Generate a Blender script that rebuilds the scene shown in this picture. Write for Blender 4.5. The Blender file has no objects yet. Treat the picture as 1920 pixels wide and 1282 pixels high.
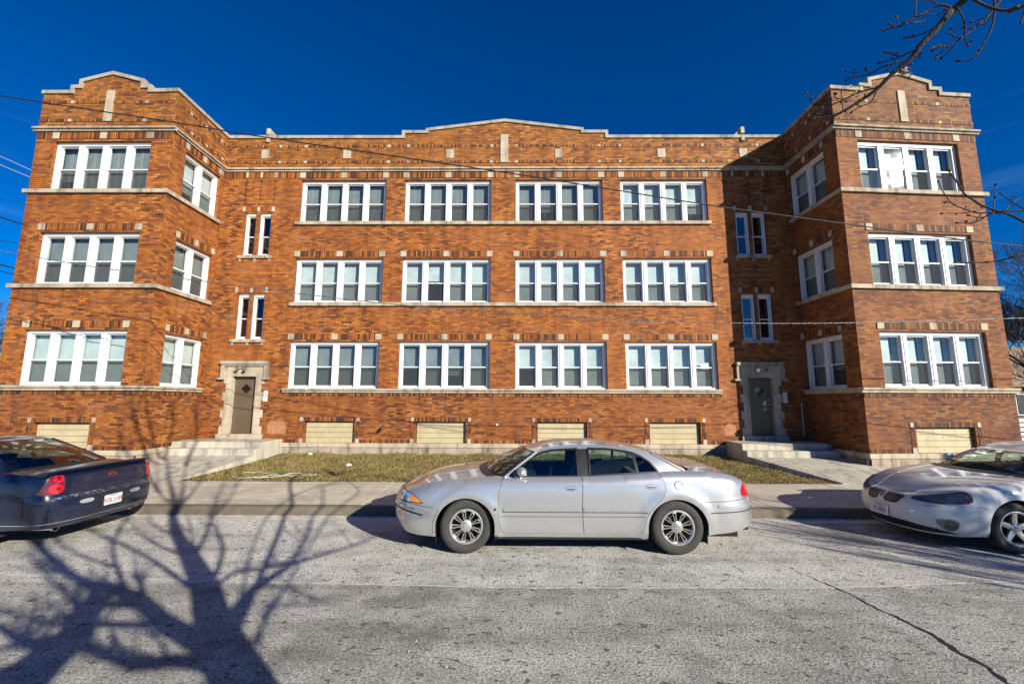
import bpy, bmesh, math, random
import numpy as np
from mathutils import Vector, Matrix
from mathutils.geometry import delaunay_2d_cdt
R = math.radians
rng = random.Random(7)
SC = bpy.context.scene
COL = SC.collection

# ------------------------------------------------------------------ camera, sky, sun, exposure
CAM_P = dict(f=802.3548 / 1920 * 36, pitch=.1374, yaw=-.011, roll=.0031, h=2.0278)
cam = bpy.data.cameras.new('camera'); camo = bpy.data.objects.new('camera', cam); COL.objects.link(camo)
cam.lens = CAM_P['f']; cam.sensor_width = 36; cam.clip_start = .05; cam.clip_end = 3000
_p, _y, _r = CAM_P['pitch'], CAM_P['yaw'], CAM_P['roll']
_fw = Vector((math.sin(_y) * math.cos(_p), math.cos(_y) * math.cos(_p), math.sin(_p)))
_rt = Vector((math.cos(_y), -math.sin(_y), 0)); _up = _rt.cross(_fw)
_r2 = _rt * math.cos(_r) + _up * math.sin(_r); _u2 = _up * math.cos(_r) - _rt * math.sin(_r)
camo.matrix_world = Matrix(((_r2.x, _u2.x, -_fw.x, 0), (_r2.y, _u2.y, -_fw.y, 0), (_r2.z, _u2.z, -_fw.z, CAM_P['h']), (0, 0, 0, 1)))
SC.camera = camo
SUN = Vector((.645, -.661, .382)).normalized()
SUN_EL = math.asin(SUN.z); SUN_AZ = math.atan2(SUN.x, SUN.y)
W = bpy.data.worlds.new('World'); SC.world = W; W.use_nodes = True
nt = W.node_tree; nt.nodes.clear()
sky = nt.nodes.new('ShaderNodeTexSky'); sky.sky_type = 'NISHITA'; sky.sun_disc = False
sky.sun_elevation = SUN_EL; sky.sun_rotation = SUN_AZ
sky.altitude = 1500; sky.air_density = .85; sky.dust_density = .15; sky.ozone_density = 4.0
hs = nt.nodes.new('ShaderNodeHueSaturation'); hs.inputs['Saturation'].default_value = 1.4; hs.inputs['Hue'].default_value = .512; hs.inputs['Value'].default_value = 1
# thin cirrus low in the sky
tcw = nt.nodes.new('ShaderNodeTexCoord'); mpw = nt.nodes.new('ShaderNodeMapping'); mpw.inputs['Scale'].default_value = (1.2, 1.2, 16); mpw.inputs['Rotation'].default_value = (.12, .05, 0)
nzw = nt.nodes.new('ShaderNodeTexNoise'); nzw.inputs['Scale'].default_value = 1.6; nzw.inputs['Detail'].default_value = 5; nzw.inputs['Roughness'].default_value = .55
rmw = nt.nodes.new('ShaderNodeValToRGB'); rmw.color_ramp.elements[0].position = .52; rmw.color_ramp.elements[1].position = .8
sxw = nt.nodes.new('ShaderNodeSeparateXYZ'); mrw = nt.nodes.new('ShaderNodeMapRange'); mrw.inputs[1].default_value = .5; mrw.inputs[2].default_value = .12; mrw.inputs[3].default_value = 0; mrw.inputs[4].default_value = .28
mlw = nt.nodes.new('ShaderNodeMath'); mlw.operation = 'MULTIPLY'
mxw = nt.nodes.new('ShaderNodeMix'); mxw.data_type = 'RGBA'; mxw.inputs[7].default_value = (2.6, 5.2, 8.6, 1)
bg = nt.nodes.new('ShaderNodeBackground'); bg.inputs['Strength'].default_value = .082
wo = nt.nodes.new('ShaderNodeOutputWorld')
L = nt.links.new
L(sky.outputs[0], hs.inputs['Color']); L(tcw.outputs['Generated'], mpw.inputs[0]); L(mpw.outputs[0], nzw.inputs['Vector']); L(nzw.outputs['Fac'], rmw.inputs[0])
L(tcw.outputs['Generated'], sxw.inputs[0]); L(sxw.outputs['Z'], mrw.inputs[0]); L(rmw.outputs[0], mlw.inputs[0]); L(mrw.outputs[0], mlw.inputs[1])
L(mlw.outputs[0], mxw.inputs[0]); L(hs.outputs[0], mxw.inputs[6]); L(mxw.outputs[2], bg.inputs['Color']); L(bg.outputs[0], wo.inputs[0])
sl = bpy.data.lights.new('sun', 'SUN'); sl.energy = 5.0; sl.angle = R(.38); sl.color = (1, .93, .80)
so = bpy.data.objects.new('sun', sl); COL.objects.link(so); so.rotation_mode = 'QUATERNION'
so.rotation_quaternion = SUN.to_track_quat('Z', 'Y'); so.location = (8, -8, 9)
SC.view_settings.view_transform = 'Standard'; SC.view_settings.look = 'None'; SC.view_settings.gamma = 1
SC.view_settings.exposure = .62
SC.cycles.max_bounces = 8; SC.cycles.transparent_max_bounces = 24; SC.cycles.glossy_bounces = 4
SC.cycles.use_adaptive_sampling = True
SC.cycles.caustics_reflective = False; SC.cycles.caustics_refractive = False

# ------------------------------------------------------------------ helpers
def tag(o, label=None, cat=None, group=None, kind=None):
    if label: o['label'] = label
    if cat: o['category'] = cat
    if group: o['group'] = group
    if kind: o['kind'] = kind
    return o

def empty(name, loc=(0, 0, 0), label=None, cat=None, group=None):
    o = bpy.data.objects.new(name, None); COL.objects.link(o); o.location = loc; o.empty_display_size = .2
    return tag(o, label, cat, group)

class MB:
    """collects faces with uv in metres and material slots"""
    def __init__(s):
        s.v = []; s.f = []; s.uv = []; s.mi = []
    def face(s, pts, mi=0, rot=None, uvs=None):
        n0 = len(s.v); s.v += [tuple(p) for p in pts]; s.f.append(tuple(range(n0, n0 + len(pts)))); s.mi.append(mi)
        if uvs is None:
            a = Vector(pts[0]); b = Vector(pts[1]); c = Vector(pts[2]); n = (b - a).cross(c - a)
            if n.length > 0: n.normalize()
            if abs(n.z) > .8: uvs = [(p[0], p[1]) for p in pts]
            else:
                t = Vector((-n.y, n.x, 0)).normalized() if (abs(n.x) + abs(n.y)) > 1e-6 else Vector((1, 0, 0))
                uvs = [(p[0] * t.x + p[1] * t.y, p[2]) for p in pts]
            if rot is not None: uvs = [(q[1] - rot, q[0]) for q in uvs]
        s.uv += list(uvs)
    def grid(s, rows, mi=0, close=False):
        """rows of points (shared vertices)"""
        n0 = len(s.v); m = len(rows[0])
        for r_ in rows: s.v += [tuple(p) for p in r_]
        for i in range(len(rows) - 1):
            for j in range(m if close else m - 1):
                a = n0 + i * m + j; b = n0 + i * m + (j + 1) % m; c = b + m; d = a + m
                s.f.append((a, b, c, d)); s.mi.append(mi)
                s.uv += [(s.v[k][0] + s.v[k][1], s.v[k][2]) for k in (a, b, c, d)]
    def fan(s, ring, c=None, mi=0, flip=False):
        n0 = len(s.v); s.v += [tuple(p) for p in ring]; m = len(ring)
        if c is None:
            idx = tuple(range(n0, n0 + m)); idx = idx[::-1] if flip else idx
            s.f.append(idx); s.mi.append(mi); s.uv += [(s.v[k][0], s.v[k][2]) for k in idx]; return
        s.v.append(tuple(c))
        for j in range(m):
            t = (n0 + j, n0 + (j + 1) % m, n0 + m); t = t[::-1] if flip else t
            s.f.append(t); s.mi.append(mi); s.uv += [(s.v[k][0], s.v[k][2]) for k in t]
    def box(s, x0, x1, y0, y1, z0, z1, mi=0):
        P = lambda a, b, c: ((x0, x1)[a], (y0, y1)[b], (z0, z1)[c])
        for q in (((0,0,0),(1,0,0),(1,0,1),(0,0,1)), ((1,1,0),(0,1,0),(0,1,1),(1,1,1)), ((0,1,0),(0,0,0),(0,0,1),(0,1,1)),
                  ((1,0,0),(1,1,0),(1,1,1),(1,0,1)), ((0,0,1),(1,0,1),(1,1,1),(0,1,1)), ((0,1,0),(1,1,0),(1,0,0),(0,0,0))):
            s.face([P(*t) for t in q], mi)
    def prism(s, poly, axis_a, axis_b, origin, mi=0):
        pass
    def tube(s, pts, rad, n=8, mi=0, caps=True):
        pts = [Vector(p) for p in pts]
        if not hasattr(rad, '__len__'): rad = [rad] * len(pts)
        rows = []; ref = None
        for i, p in enumerate(pts):
            t = (pts[min(i + 1, len(pts) - 1)] - pts[max(i - 1, 0)])
            t = t.normalized() if t.length > 0 else Vector((0, 0, 1))
            if ref is None:
                ref = Vector((0, 0, 1)) if abs(t.z) < .9 else Vector((1, 0, 0))
            a = t.cross(ref); a = a.normalized() if a.length > 1e-6 else t.orthogonal().normalized(); b = a.cross(t).normalized(); ref = b
            rows.append([p + (a * math.cos(2 * math.pi * k / n) + b * math.sin(2 * math.pi * k / n)) * rad[i] for k in range(n)])
        s.grid(rows, mi, True)
        if caps:
            s.fan(rows[0], mi=mi); s.fan(rows[-1], mi=mi, flip=True)
    def lathe(s, prof, center, axis='y', n=32, mi=0, sx=1):
        """prof: (radius, along)"""
        rows = []
        for r_, a in prof:
            row = []
            for k in range(n):
                t = 2 * math.pi * k / n; c, q = math.cos(t) * r_, math.sin(t) * r_
                if axis == 'y': row.append((center[0] + c, center[1] + a, center[2] + q))
                elif axis == 'x': row.append((center[0] + a, center[1] + c, center[2] + q))
                else: row.append((center[0] + c, center[1] + q, center[2] + a))
            rows.append(row)
        s.grid(rows, mi, True)
    def build(s, name, mats, parent=None, smooth=False, angle=None, weld=False):
        me = bpy.data.meshes.new(name); me.from_pydata(s.v, [], s.f)
        uvl = me.uv_layers.new(name='UVMap'); uvl.data.foreach_set('uv', np.array(s.uv, dtype=np.float32).ravel())
        mats = mats if isinstance(mats, (list, tuple)) else [mats]
        for m_ in mats: me.materials.append(m_)
        me.polygons.foreach_set('material_index', s.mi)
        if weld:
            bm = bmesh.new(); bm.from_mesh(me); bmesh.ops.remove_doubles(bm, verts=bm.verts, dist=.0004)
            bmesh.ops.recalc_face_normals(bm, faces=bm.faces); bm.to_mesh(me); bm.free()
        if smooth:
            me.polygons.foreach_set('use_smooth', [True] * len(me.polygons))
            if angle is not None:
                try: me.set_sharp_from_angle(angle=R(angle))
                except Exception: pass
        me.update()
        o = bpy.data.objects.new(name, me); COL.objects.link(o)
        if parent: o.parent = parent; o.matrix_parent_inverse = Matrix.Translation(-Vector(parent.location)) if parent.type == 'EMPTY' and parent.parent is None else Matrix.Identity(4)
        return o

# ------------------------------------------------------------------ material helpers
class NT:
    def __init__(s, name):
        s.m = bpy.data.materials.new(name); s.m.use_nodes = True; s.t = s.m.node_tree
        s.b = s.t.nodes['Principled BSDF']; s.out = s.t.nodes['Material Output']
    def n(s, typ, **kw):
        nd = s.t.nodes.new('ShaderNode' + typ)
        for k, v in kw.items():
            if k.startswith('i_'):
                key = k[2:]; nd.inputs[int(key) if key.isdigit() else key.replace('_', ' ')].default_value = v
            else: setattr(nd, k, v)
        return nd
    def l(s, a, b): s.t.links.new(a, b)
    def uv(s, scale=None):
        t = s.n('TexCoord'); o = t.outputs['UV']
        if scale:
            mp = s.n('Mapping'); mp.inputs['Scale'].default_value = scale; s.l(o, mp.inputs[0]); o = mp.outputs[0]
        return o
    def obj(s, scale=None):
        t = s.n('TexCoord'); o = t.outputs['Object']
        if scale:
            mp = s.n('Mapping'); mp.inputs['Scale'].default_value = scale; s.l(o, mp.inputs[0]); o = mp.outputs[0]
        return o
    def noise(s, vec, scale, detail=4, rough=.55, dist=0):
        nd = s.n('TexNoise'); nd.inputs['Scale'].default_value = scale; nd.inputs['Detail'].default_value = detail
        nd.inputs['Roughness'].default_value = rough; nd.inputs['Distortion'].default_value = dist; s.l(vec, nd.inputs['Vector']); return nd.outputs['Fac']
    def ramp(s, fac, stops, interp='LINEAR'):
        nd = s.n('ValToRGB'); cr = nd.color_ramp; cr.interpolation = interp
        while len(cr.elements) > 1: cr.elements.remove(cr.elements[-1])
        for i, (p, c) in enumerate(stops):
            e = cr.elements[0] if i == 0 else cr.elements.new(p)
            e.position = p; e.color = (c, c, c, 1) if not hasattr(c, '__len__') else (*c, 1)
        s.l(fac, nd.inputs[0]); return nd.outputs[0]
    def mix(s, fac, a, b, blend='MIX'):
        nd = s.n('Mix', data_type='RGBA', blend_type=blend)
        for i, x in ((0, fac), (6, a), (7, b)):
            if hasattr(x, 'is_linked'): s.l(x, nd.inputs[i])
            elif i == 0: nd.inputs[0].default_value = x
            else: nd.inputs[i].default_value = (*x, 1)
        return nd.outputs[2]
    def math(s, op, a, b=None, clamp=False):
        nd = s.n('Math', operation=op, use_clamp=clamp)
        for i, x in enumerate((a, b)):
            if x is None: continue
            if hasattr(x, 'is_linked'): s.l(x, nd.inputs[i])
            else: nd.inputs[i].default_value = x
        return nd.outputs[0]
    def bump(s, h, strength=1, dist=.01, base=None):
        nd = s.n('Bump'); nd.inputs['Strength'].default_value = strength; nd.inputs['Distance'].default_value = dist; s.l(h, nd.inputs['Height'])
        if base is not None: s.l(base, nd.inputs['Normal'])
        return nd.outputs[0]
    def set(s, color=None, rough=None, metal=None, spec=None, normal=None, **kw):
        for key, x in (('Base Color', color), ('Roughness', rough), ('Metallic', metal), ('Specular IOR Level', spec), ('Normal', normal)):
            if x is None: continue
            if hasattr(x, 'is_linked'): s.l(x, s.b.inputs[key])
            elif key == 'Base Color': s.b.inputs[key].default_value = (*x, 1)
            else: s.b.inputs[key].default_value = x
        for k, v in kw.items(): s.b.inputs[k.replace('_', ' ')].default_value = v
        return s.m

def plain(name, color, rough=.5, metal=0, var=.12, nscale=8, bump=0, **kw):
    m = NT(name); v = m.obj(); nz = m.noise(v, nscale, 5)
    c = m.mix(m.ramp(nz, [(.3, 0), (.7, 1)]), tuple(x * (1 - var) for x in color), tuple(min(1, x * (1 + var)) for x in color))
    rr = m.math('ADD', m.math('MULTIPLY', nz, .15), rough - .07)
    nrm = m.bump(m.noise(v, nscale * 8, 3), 1, bump) if bump else None
    return m.set(c, rr, metal, normal=nrm, **kw)

def brick_mat(name, soldier=False, shift=0.):
    m = NT(name); uv = m.uv()
    # slight waviness so that courses are not ruler-straight
    wn = m.n('TexNoise', i_Scale=2.5, i_Detail=2); m.l(uv, wn.inputs['Vector'])
    vm = m.n('VectorMath', operation='MULTIPLY_ADD'); m.l(wn.outputs['Color'], vm.inputs[0]); vm.inputs[1].default_value = (.012, .012, 0); m.l(uv, vm.inputs[2])
    br = m.n('TexBrick'); m.l(vm.outputs[0], br.inputs['Vector'])
    br.inputs['Scale'].default_value = 1; br.inputs['Brick Width'].default_value = .24 if soldier else .188
    br.inputs['Row Height'].default_value = .061; br.inputs['Mortar Size'].default_value = .006 if not soldier else .010
    br.inputs['Mortar Smooth'].default_value = .25; br.inputs['Bias'].default_value = 0
    br.inputs['Color1'].default_value = (0, 0, 0, 1); br.inputs['Color2'].default_value = (1, 1, 1, 1); br.inputs['Mortar'].default_value = (.5, .5, .5, 1)
    if soldier: br.offset = 0
    big = m.noise(uv, .55, 3, .6); mid = m.noise(uv, 3.2, 3, .6)
    dk = .9 if soldier else m.ramp(m.noise(uv, .42, 2, .5), [(.36, .40), (.62, .80)])
    t = m.math('ADD', m.math('MULTIPLY', m.math('SUBTRACT', br.outputs['Color'], .60), dk), .62)
    t = m.math('ADD', t, m.math('MULTIPLY', m.math('SUBTRACT', mid, .5), .16))
    t = m.math('ADD', t, m.math('MULTIPLY', m.math('SUBTRACT', big, .5), .30))
    t = m.math('ADD', t, shift, True)
    col = m.ramp(t, [(0, (.05, .022, .013)), (.16, (.10, .038, .016)), (.3, (.21, .062, .017)), (.47, (.325, .096, .018)), (.7, (.41, .130, .020)), (.88, (.50, .180, .030)), (1, (.60, .27, .07))])
    sz = m.n('SeparateXYZ'); m.l(m.obj(), sz.inputs[0])
    # the lower storey is laid in redder brick, the parapets in paler brick, and colour is multiplied darker and browner over the right wing
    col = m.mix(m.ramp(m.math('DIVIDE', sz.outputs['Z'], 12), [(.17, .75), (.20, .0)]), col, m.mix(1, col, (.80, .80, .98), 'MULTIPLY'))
    col = m.mix(m.ramp(m.math('DIVIDE', sz.outputs['Z'], 12), [(.835, 0), (.85, .9)]), col, m.mix(1, col, (1.02, 1.18, 1.25), 'MULTIPLY'))
    col = m.mix(m.ramp(m.math('DIVIDE', sz.outputs['X'], 20), [(.46, 0), (.468, .85)]), col, m.mix(1, col, (.60, .66, .95), 'MULTIPLY'))
    # fine speckle inside each brick and grime streaks
    sp = m.noise(uv, 70, 3, .7); col = m.mix(.5, col, m.ramp(sp, [(.3, .62), (.7, 1.3)]), 'MULTIPLY')
    mps = m.n('Mapping'); mps.inputs['Scale'].default_value = (2.2, .35, 1); m.l(uv, mps.inputs[0])
    st = m.noise(mps.outputs[0], 1.4, 5, .65); col = m.mix(1, col, m.ramp(st, [(.3, .62), (.55, 1.0)]), 'MULTIPLY')
    gz = m.math('FRACT', m.math('DIVIDE', m.math('SUBTRACT', 7.99, sz.outputs['Z']), 2.83)); mpg = m.n('Mapping'); mpg.inputs['Scale'].default_value = (3.5, .25, 1); m.l(uv, mpg.inputs[0])
    gs_ = m.math('MULTIPLY', m.ramp(gz, [(0, .9), (.16, 0)]), m.ramp(m.noise(mpg.outputs[0], 1.2, 4, .6), [(.45, 0), (.68, 1)])); col = m.mix(gs_, col, m.mix(1, col, (.50, .50, .52), 'MULTIPLY'))
    ef = m.math('MULTIPLY', m.ramp(m.noise(uv, .9, 6, .7), [(.60, 0), (.72, .45)]), m.ramp(sp, [(.4, .3), (.6, 1)])); col = m.mix(ef, col, (.52, .33, .22))
    mort = m.mix(m.ramp(m.noise(uv, 1.3, 4), [(.42, 0), (.66, .9 if not soldier else .15)]), (.06, .030, .016), (.30, .165, .085))
    col = m.mix(br.outputs['Fac'], col, mort)
    h = m.math('ADD', m.math('MULTIPLY', m.math('SUBTRACT', 1, br.outputs['Fac']), 1), m.math('MULTIPLY', sp, .3))
    h = m.math('ADD', h, m.math('MULTIPLY', br.outputs['Color'], .35))
    return m.set(col, m.ramp(sp, [(.2, .62), (.8, .85)]), spec=.35, normal=m.bump(h, .9, .009))

def stone_mat(name, base=(.53, .45, .33), dark=.5, bump=.004):
    m = NT(name); v = m.obj(); nz = m.noise(v, 1.7, 6, .62); fine = m.noise(v, 45, 4, .7)
    mp = m.n('Mapping'); mp.inputs['Scale'].default_value = (3, 3, .5); m.l(v, mp.inputs[0]); st = m.noise(mp.outputs[0], 1.3, 5, .6)
    c = m.mix(m.ramp(nz, [(.35, 0), (.7, 1)]), tuple(x * .78 for x in base), tuple(min(1, x * 1.12) for x in base))
    c = m.mix(1, c, m.ramp(fine, [(.3, .8), (.7, 1.1)]), 'MULTIPLY')
    c = m.mix(1, c, m.ramp(st, [(.33, dark), (.52, 1)]), 'MULTIPLY')
    return m.set(c, .85, spec=.3, normal=m.bump(fine, 1, bump))

M = {}
M['brick'] = brick_mat('orange_brick'); M['soldier'] = brick_mat('soldier_brick', True, -.08); M['brick_dark'] = brick_mat('brown_brick', False, -.22)
M['stone'] = stone_mat('limestone'); M['stone_dark'] = stone_mat('weathered_coping', (.43, .385, .30), .5)
M['stone_sill'] = stone_mat('sill_stone', (.50, .42, .31), .48)
M['rubble'] = stone_mat('rubble_footing', (.46, .38, .29), .35, .03)
M['concrete'] = stone_mat('stoop_concrete', (.56, .515, .42), .5, .012)
M['white'] = plain('white_vinyl', (.70, .705, .71), .35, 0, .03, 3)
M['door'] = plain('brown_door_paint', (.115, .088, .052), .42, 0, .10, 2)
M['panel'] = plain('cream_board_paint', (.50, .425, .25), .6, 0, .14, 3)
M['dark'] = plain('dark_void', (.012, .012, .013), .8)
M['metal'] = plain('galvanised_metal', (.55, .55, .55), .3, .9, .1, 30)
M['chrome'] = plain('chrome', (.8, .8, .8), .1, 1, .02, 5)
M['roof'] = plain('tar_roof', (.05, .05, .05), .9)
M['plastic'] = plain('white_plastic', (.75, .75, .74), .4)
M['grey'] = plain('grey_plastic', (.25, .25, .25), .5)

def pane_mat(name, tint=(.78, .84, .83), refl=1.0, rough=.008, wav=.0):
    m = NT(name); t = m.t
    tr = m.n('BsdfTransparent'); tr.inputs[0].default_value = (*tint, 1)
    gl = m.n('BsdfGlossy'); gl.inputs[0].default_value = (1, 1, 1, 1); gl.inputs['Roughness'].default_value = rough
    ge = m.n('NewGeometry'); dt = m.n('VectorMath', operation='DOT_PRODUCT'); m.l(ge.outputs['Incoming'], dt.inputs[0]); m.l(ge.outputs['Normal'], dt.inputs[1])
    c1 = m.math('SUBTRACT', 1, m.math('ABSOLUTE', dt.outputs['Value']), True)
    fac = m.math('ADD', m.math('MULTIPLY', m.math('POWER', c1, 4.5), .9), .085 * refl, True)
    if wav:
        nb = m.bump(m.noise(m.obj(), 1.3, 2), 1, wav); m.l(nb, gl.inputs['Normal'])
    mx = m.n('MixShader'); m.l(fac, mx.inputs[0]); m.l(tr.outputs[0], mx.inputs[1]); m.l(gl.outputs[0], mx.inputs[2]); m.l(mx.outputs[0], m.out.inputs[0])
    t.nodes.remove(m.b); return m.m
M['glass'] = pane_mat('window_glass', (.8, .88, .87), 1.1, .01, .004)
M['glass_sun'] = pane_mat('sun_glint_window_glass', (.8, .88, .87), 1.3, .035, .004)  # rougher, more reflective copy that spreads the sun glint
def screen_mat():
    m = NT('insect_screen'); tr = m.n('BsdfTransparent'); df = m.n('BsdfDiffuse'); df.inputs[0].default_value = (.07, .075, .075, 1)
    mx = m.n('MixShader'); mx.inputs[0].default_value = .48; m.l(tr.outputs[0], mx.inputs[1]); m.l(df.outputs[0], mx.inputs[2]); m.l(mx.outputs[0], m.out.inputs[0])
    m.t.nodes.remove(m.b); return m.m
M['screen'] = screen_mat()
def blind_mat(name, a, b, freq=38):
    m = NT(name); v = m.obj(); w = m.n('TexWave', wave_type='BANDS', bands_direction='Z'); w.inputs['Scale'].default_value = freq / 6.283 * 1.0; w.inputs['Distortion'].default_value = .5; w.inputs['Detail'].default_value = 1
    m.l(v, w.inputs['Vector']); c = m.mix(m.ramp(w.outputs['Fac'], [(.2, 0), (.8, 1)]), a, b)
    c = m.mix(1, c, m.ramp(m.noise(v, 2.1, 3), [(.3, .8), (.7, 1.08)]), 'MULTIPLY')
    return m.set(c, .6)
M['blind_white'] = blind_mat('white_roller_blind', (.66, .69, .68), (.74, .77, .76))
M['blind_grey'] = blind_mat('half_open_blind', (.03, .034, .036), (.52, .54, .54), 62)
M['blind_mid'] = blind_mat('grey_curtain', (.30, .34, .36), (.36, .40, .42))
M['room'] = plain('dim_room', (.04, .042, .045), .9)

_pm = NT('cream_board_paint'); _v = _pm.obj(); _n = _pm.noise(_v, 2.5, 5, .6); _s = _pm.obj((1.2, 1.2, .3)); _c = _pm.mix(_pm.ramp(_n, [(.35, 0), (.65, 1)]), (.44, .37, .21), (.53, .455, .28))
_c = _pm.mix(_pm.ramp(_pm.noise(_s, 6, 5, .65), [(.55, 0), (.75, .5)]), _c, (.26, .2, .11)); _c = _pm.mix(_pm.ramp(_pm.noise(_v, 14, 4, .7), [(.68, 0), (.74, .7)]), _c, (.30, .24, .17)); _pm.set(_c, .6, normal=_pm.bump(_n, 1, .006)); M['panel'] = _pm.m
# ------------------------------------------------------------------ the apartment building
BLD = empty('apartment_building', (-.43, 13.93, 0), 'three storey orange brick apartment block with two projecting wings and white windows', 'building')
class Fr:
    """a wall frame: u along the wall, z up, d outward"""
    def __init__(s, a, b):
        s.o = Vector((a[0], a[1], 0)); d = Vector((b[0] - a[0], b[1] - a[1], 0)); s.L = d.length; s.u = d.normalized(); s.n = Vector((s.u.y, -s.u.x, 0))
    def p(s, u, z, d=0): q = s.o + s.u * u + s.n * d; return (q.x, q.y, z)
def fbox(mb, F, u0, u1, z0, z1, d0, d1, mi=0, rot=None, back=False):
    p = F.p
    mb.face([p(u0, z0, d1), p(u1, z0, d1), p(u1, z1, d1), p(u0, z1, d1)], mi, rot)
    mb.face([p(u0, z0, d0), p(u0, z0, d1), p(u0, z1, d1), p(u0, z1, d0)], mi)
    mb.face([p(u1, z0, d1), p(u1, z0, d0), p(u1, z1, d0), p(u1, z1, d1)], mi)
    mb.face([p(u0, z1, d1), p(u1, z1, d1), p(u1, z1, d0), p(u0, z1, d0)], mi)
    mb.face([p(u0, z0, d0), p(u1, z0, d0), p(u1, z0, d1), p(u0, z0, d1)], mi)
    if back: mb.face([p(u1, z0, d0), p(u0, z0, d0), p(u0, z1, d0), p(u1, z1, d0)], mi)
def wall_holes(mb, F, u0, u1, z0, z1, holes, depth=.34, mi=0):
    us = sorted({u0, u1, *[h[0] for h in holes], *[h[1] for h in holes]}); zs = sorted({z0, z1, *[h[2] for h in holes], *[h[3] for h in holes]})
    p = F.p
    for i in range(len(us) - 1):
        for j in range(len(zs) - 1):
            cu = (us[i] + us[i + 1]) / 2; cz = (zs[j] + zs[j + 1]) / 2
            if any(h[0] < cu < h[1] and h[2] < cz < h[3] for h in holes): continue
            mb.face([p(us[i], zs[j]), p(us[i + 1], zs[j]), p(us[i + 1], zs[j + 1]), p(us[i], zs[j + 1])], mi)
    for a, b, c, e in [h[:4] for h in holes]:
        q = -depth
        mb.face([p(a, c, 0), p(a, e, 0), p(a, e, q), p(a, c, q)], mi); mb.face([p(b, c, q), p(b, e, q), p(b, e, 0), p(b, c, 0)], mi)
        mb.face([p(a, e, 0), p(b, e, 0), p(b, e, q), p(a, e, q)], mi); mb.face([p(a, c, q), p(b, c, q), p(b, c, 0), p(a, c, 0)], mi)
PL_, PR_ = (-10.2, 13.93), (9.25, 13.93)
FA = Fr((-14.3, 11.64), (-10.2, 11.64)); FB = Fr((-10.2, 11.64), PL_); FC = Fr(PL_, PR_); FD = Fr(PR_, (9.3, 11.65)); FE = Fr((9.3, 11.65), (13.67, 11.97))
FO1 = Fr((-14.3, 24), (-14.3, 11.64)); FO2 = Fr((13.67, 11.97), (13.3, 24)); FBK = Fr((13.3, 24), (-14.3, 24))
Z0 = .69
ROWS = [(2.42, 3.97), (5.27, 6.81), (8.10, 9.63)]
windows = []   # frame, u0, u1, z0, z1, lights, group, tag
cx = lambda x: x + 10.2
mainX = [(-7.50, -4.52), (-3.88, -.88), (-.05, 2.95), (3.56, 6.53)]
hC = []; hA = []; hB = []; hD = []; hE = []
for r, (z0, z1) in enumerate(ROWS):
    for k, (a, b) in enumerate(mainX):
        hC.append((cx(a), cx(b), z0, z1)); windows.append((FC, cx(a), cx(b), z0, z1, 4, r, 'main%d' % k))
    hA.append((.56, 3.47, z0, z1)); windows.append((FA, .56, 3.47, z0, z1, 4, r, 'left'))
    hB.append((.53, 2.07, z0, z1)); windows.append((FB, .53, 2.07, z0, z1, 2, r, 'sideL'))
    hD.append((.12, 1.75, z0, z1)); windows.append((FD, .12, 1.75, z0, z1, 2, r, 'sideR'))
    hE.append((.65, 3.79, z0, z1)); windows.append((FE, .65, 3.79, z0, z1, 4, r, 'right'))
stair = []
for z0, z1 in ((4.03, 5.57), (6.90, 8.43)):
    for a, b in ((-9.36, -8.97), (-8.86, -8.45), (7.44, 7.88), (7.98, 8.44)):
        hC.append((cx(a), cx(b), z0, z1)); stair.append((cx(a), cx(b), z0, z1))
doors = [(-9.32, -8.46, .97, 2.89), (7.43, 8.28, .97, 2.89)]
for a, b, c, d in doors: hC.append((cx(a), cx(b), c, d))
baseC = [(-6.82, -5.2), (-3.23, -1.62), (.66, 2.25), (4.25, 5.86)]
for a, b in baseC: hC.append((cx(a), cx(b), Z0, 1.375))
hA.append((1.22, 2.76, .73, 1.42)); hE.append((1.36, 3.07, Z0, 1.37))
wb = MB(); ZT = 11.16
wall_holes(wb, FA, 0, FA.L, Z0, ZT, hA); wall_holes(wb, FB, 0, FB.L, Z0, ZT, hB); wall_holes(wb, FC, 0, FC.L, Z0, ZT, hC)
wall_holes(wb, FD, 0, FD.L, Z0, ZT, hD); wall_holes(wb, FE, 0, FE.L, Z0, ZT, hE)
for F in (FO1, FO2, FBK): wall_holes(wb, F, 0, F.L, .0, ZT, [])
# gabled parapet tops (polygons above ZT), with their backs
pA = [(0, 11.17), (.93, 11.17), (.93, 11.34), (1.17, 11.34), (1.17, 11.55), (2.06, 11.79), (2.95, 11.55), (2.95, 11.34), (3.19, 11.34), (3.19, 11.2), (4.1, 11.22)]
pE = [(0, 11.22), (.98, 11.2), (.98, 11.34), (1.27, 11.34), (1.27, 11.55), (2.19, 11.79), (3.1, 11.55), (3.1, 11.34), (3.4, 11.34), (3.4, 11.17), (FE.L, 11.17)]
pC = [(0, 11.2), (cx(-3.95), 11.18), (cx(-3.95), 11.37), (cx(-3.11), 11.37), (cx(-3.11), 11.46), (cx(-.43), 11.80), (cx(2.24), 11.46), (cx(2.24), 11.36), (cx(3.09), 11.36), (cx(3.09), 11.17), (FC.L, 11.15)]
pB = [(0, 11.22), (FB.L, 11.2)]; pD = [(0, 11.15), (FD.L, 11.22)]
po = [(0, 11.17), (12.4, 11.17)]
TH = .32
for F, P in ((FA, pA), (FB, pB), (FC, pC), (FD, pD), (FE, pE)):
    for i in range(len(P) - 1):
        (a, za), (b, zb) = P[i], P[i + 1]
        if abs(a - b) < 1e-6: continue
        wb.face([F.p(a, ZT), F.p(b, ZT), F.p(b, zb), F.p(a, za)])
        wb.face([F.p(b, 10.5, -TH), F.p(a, 10.5, -TH), F.p(a, za, -TH), F.p(b, zb, -TH)])
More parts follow.
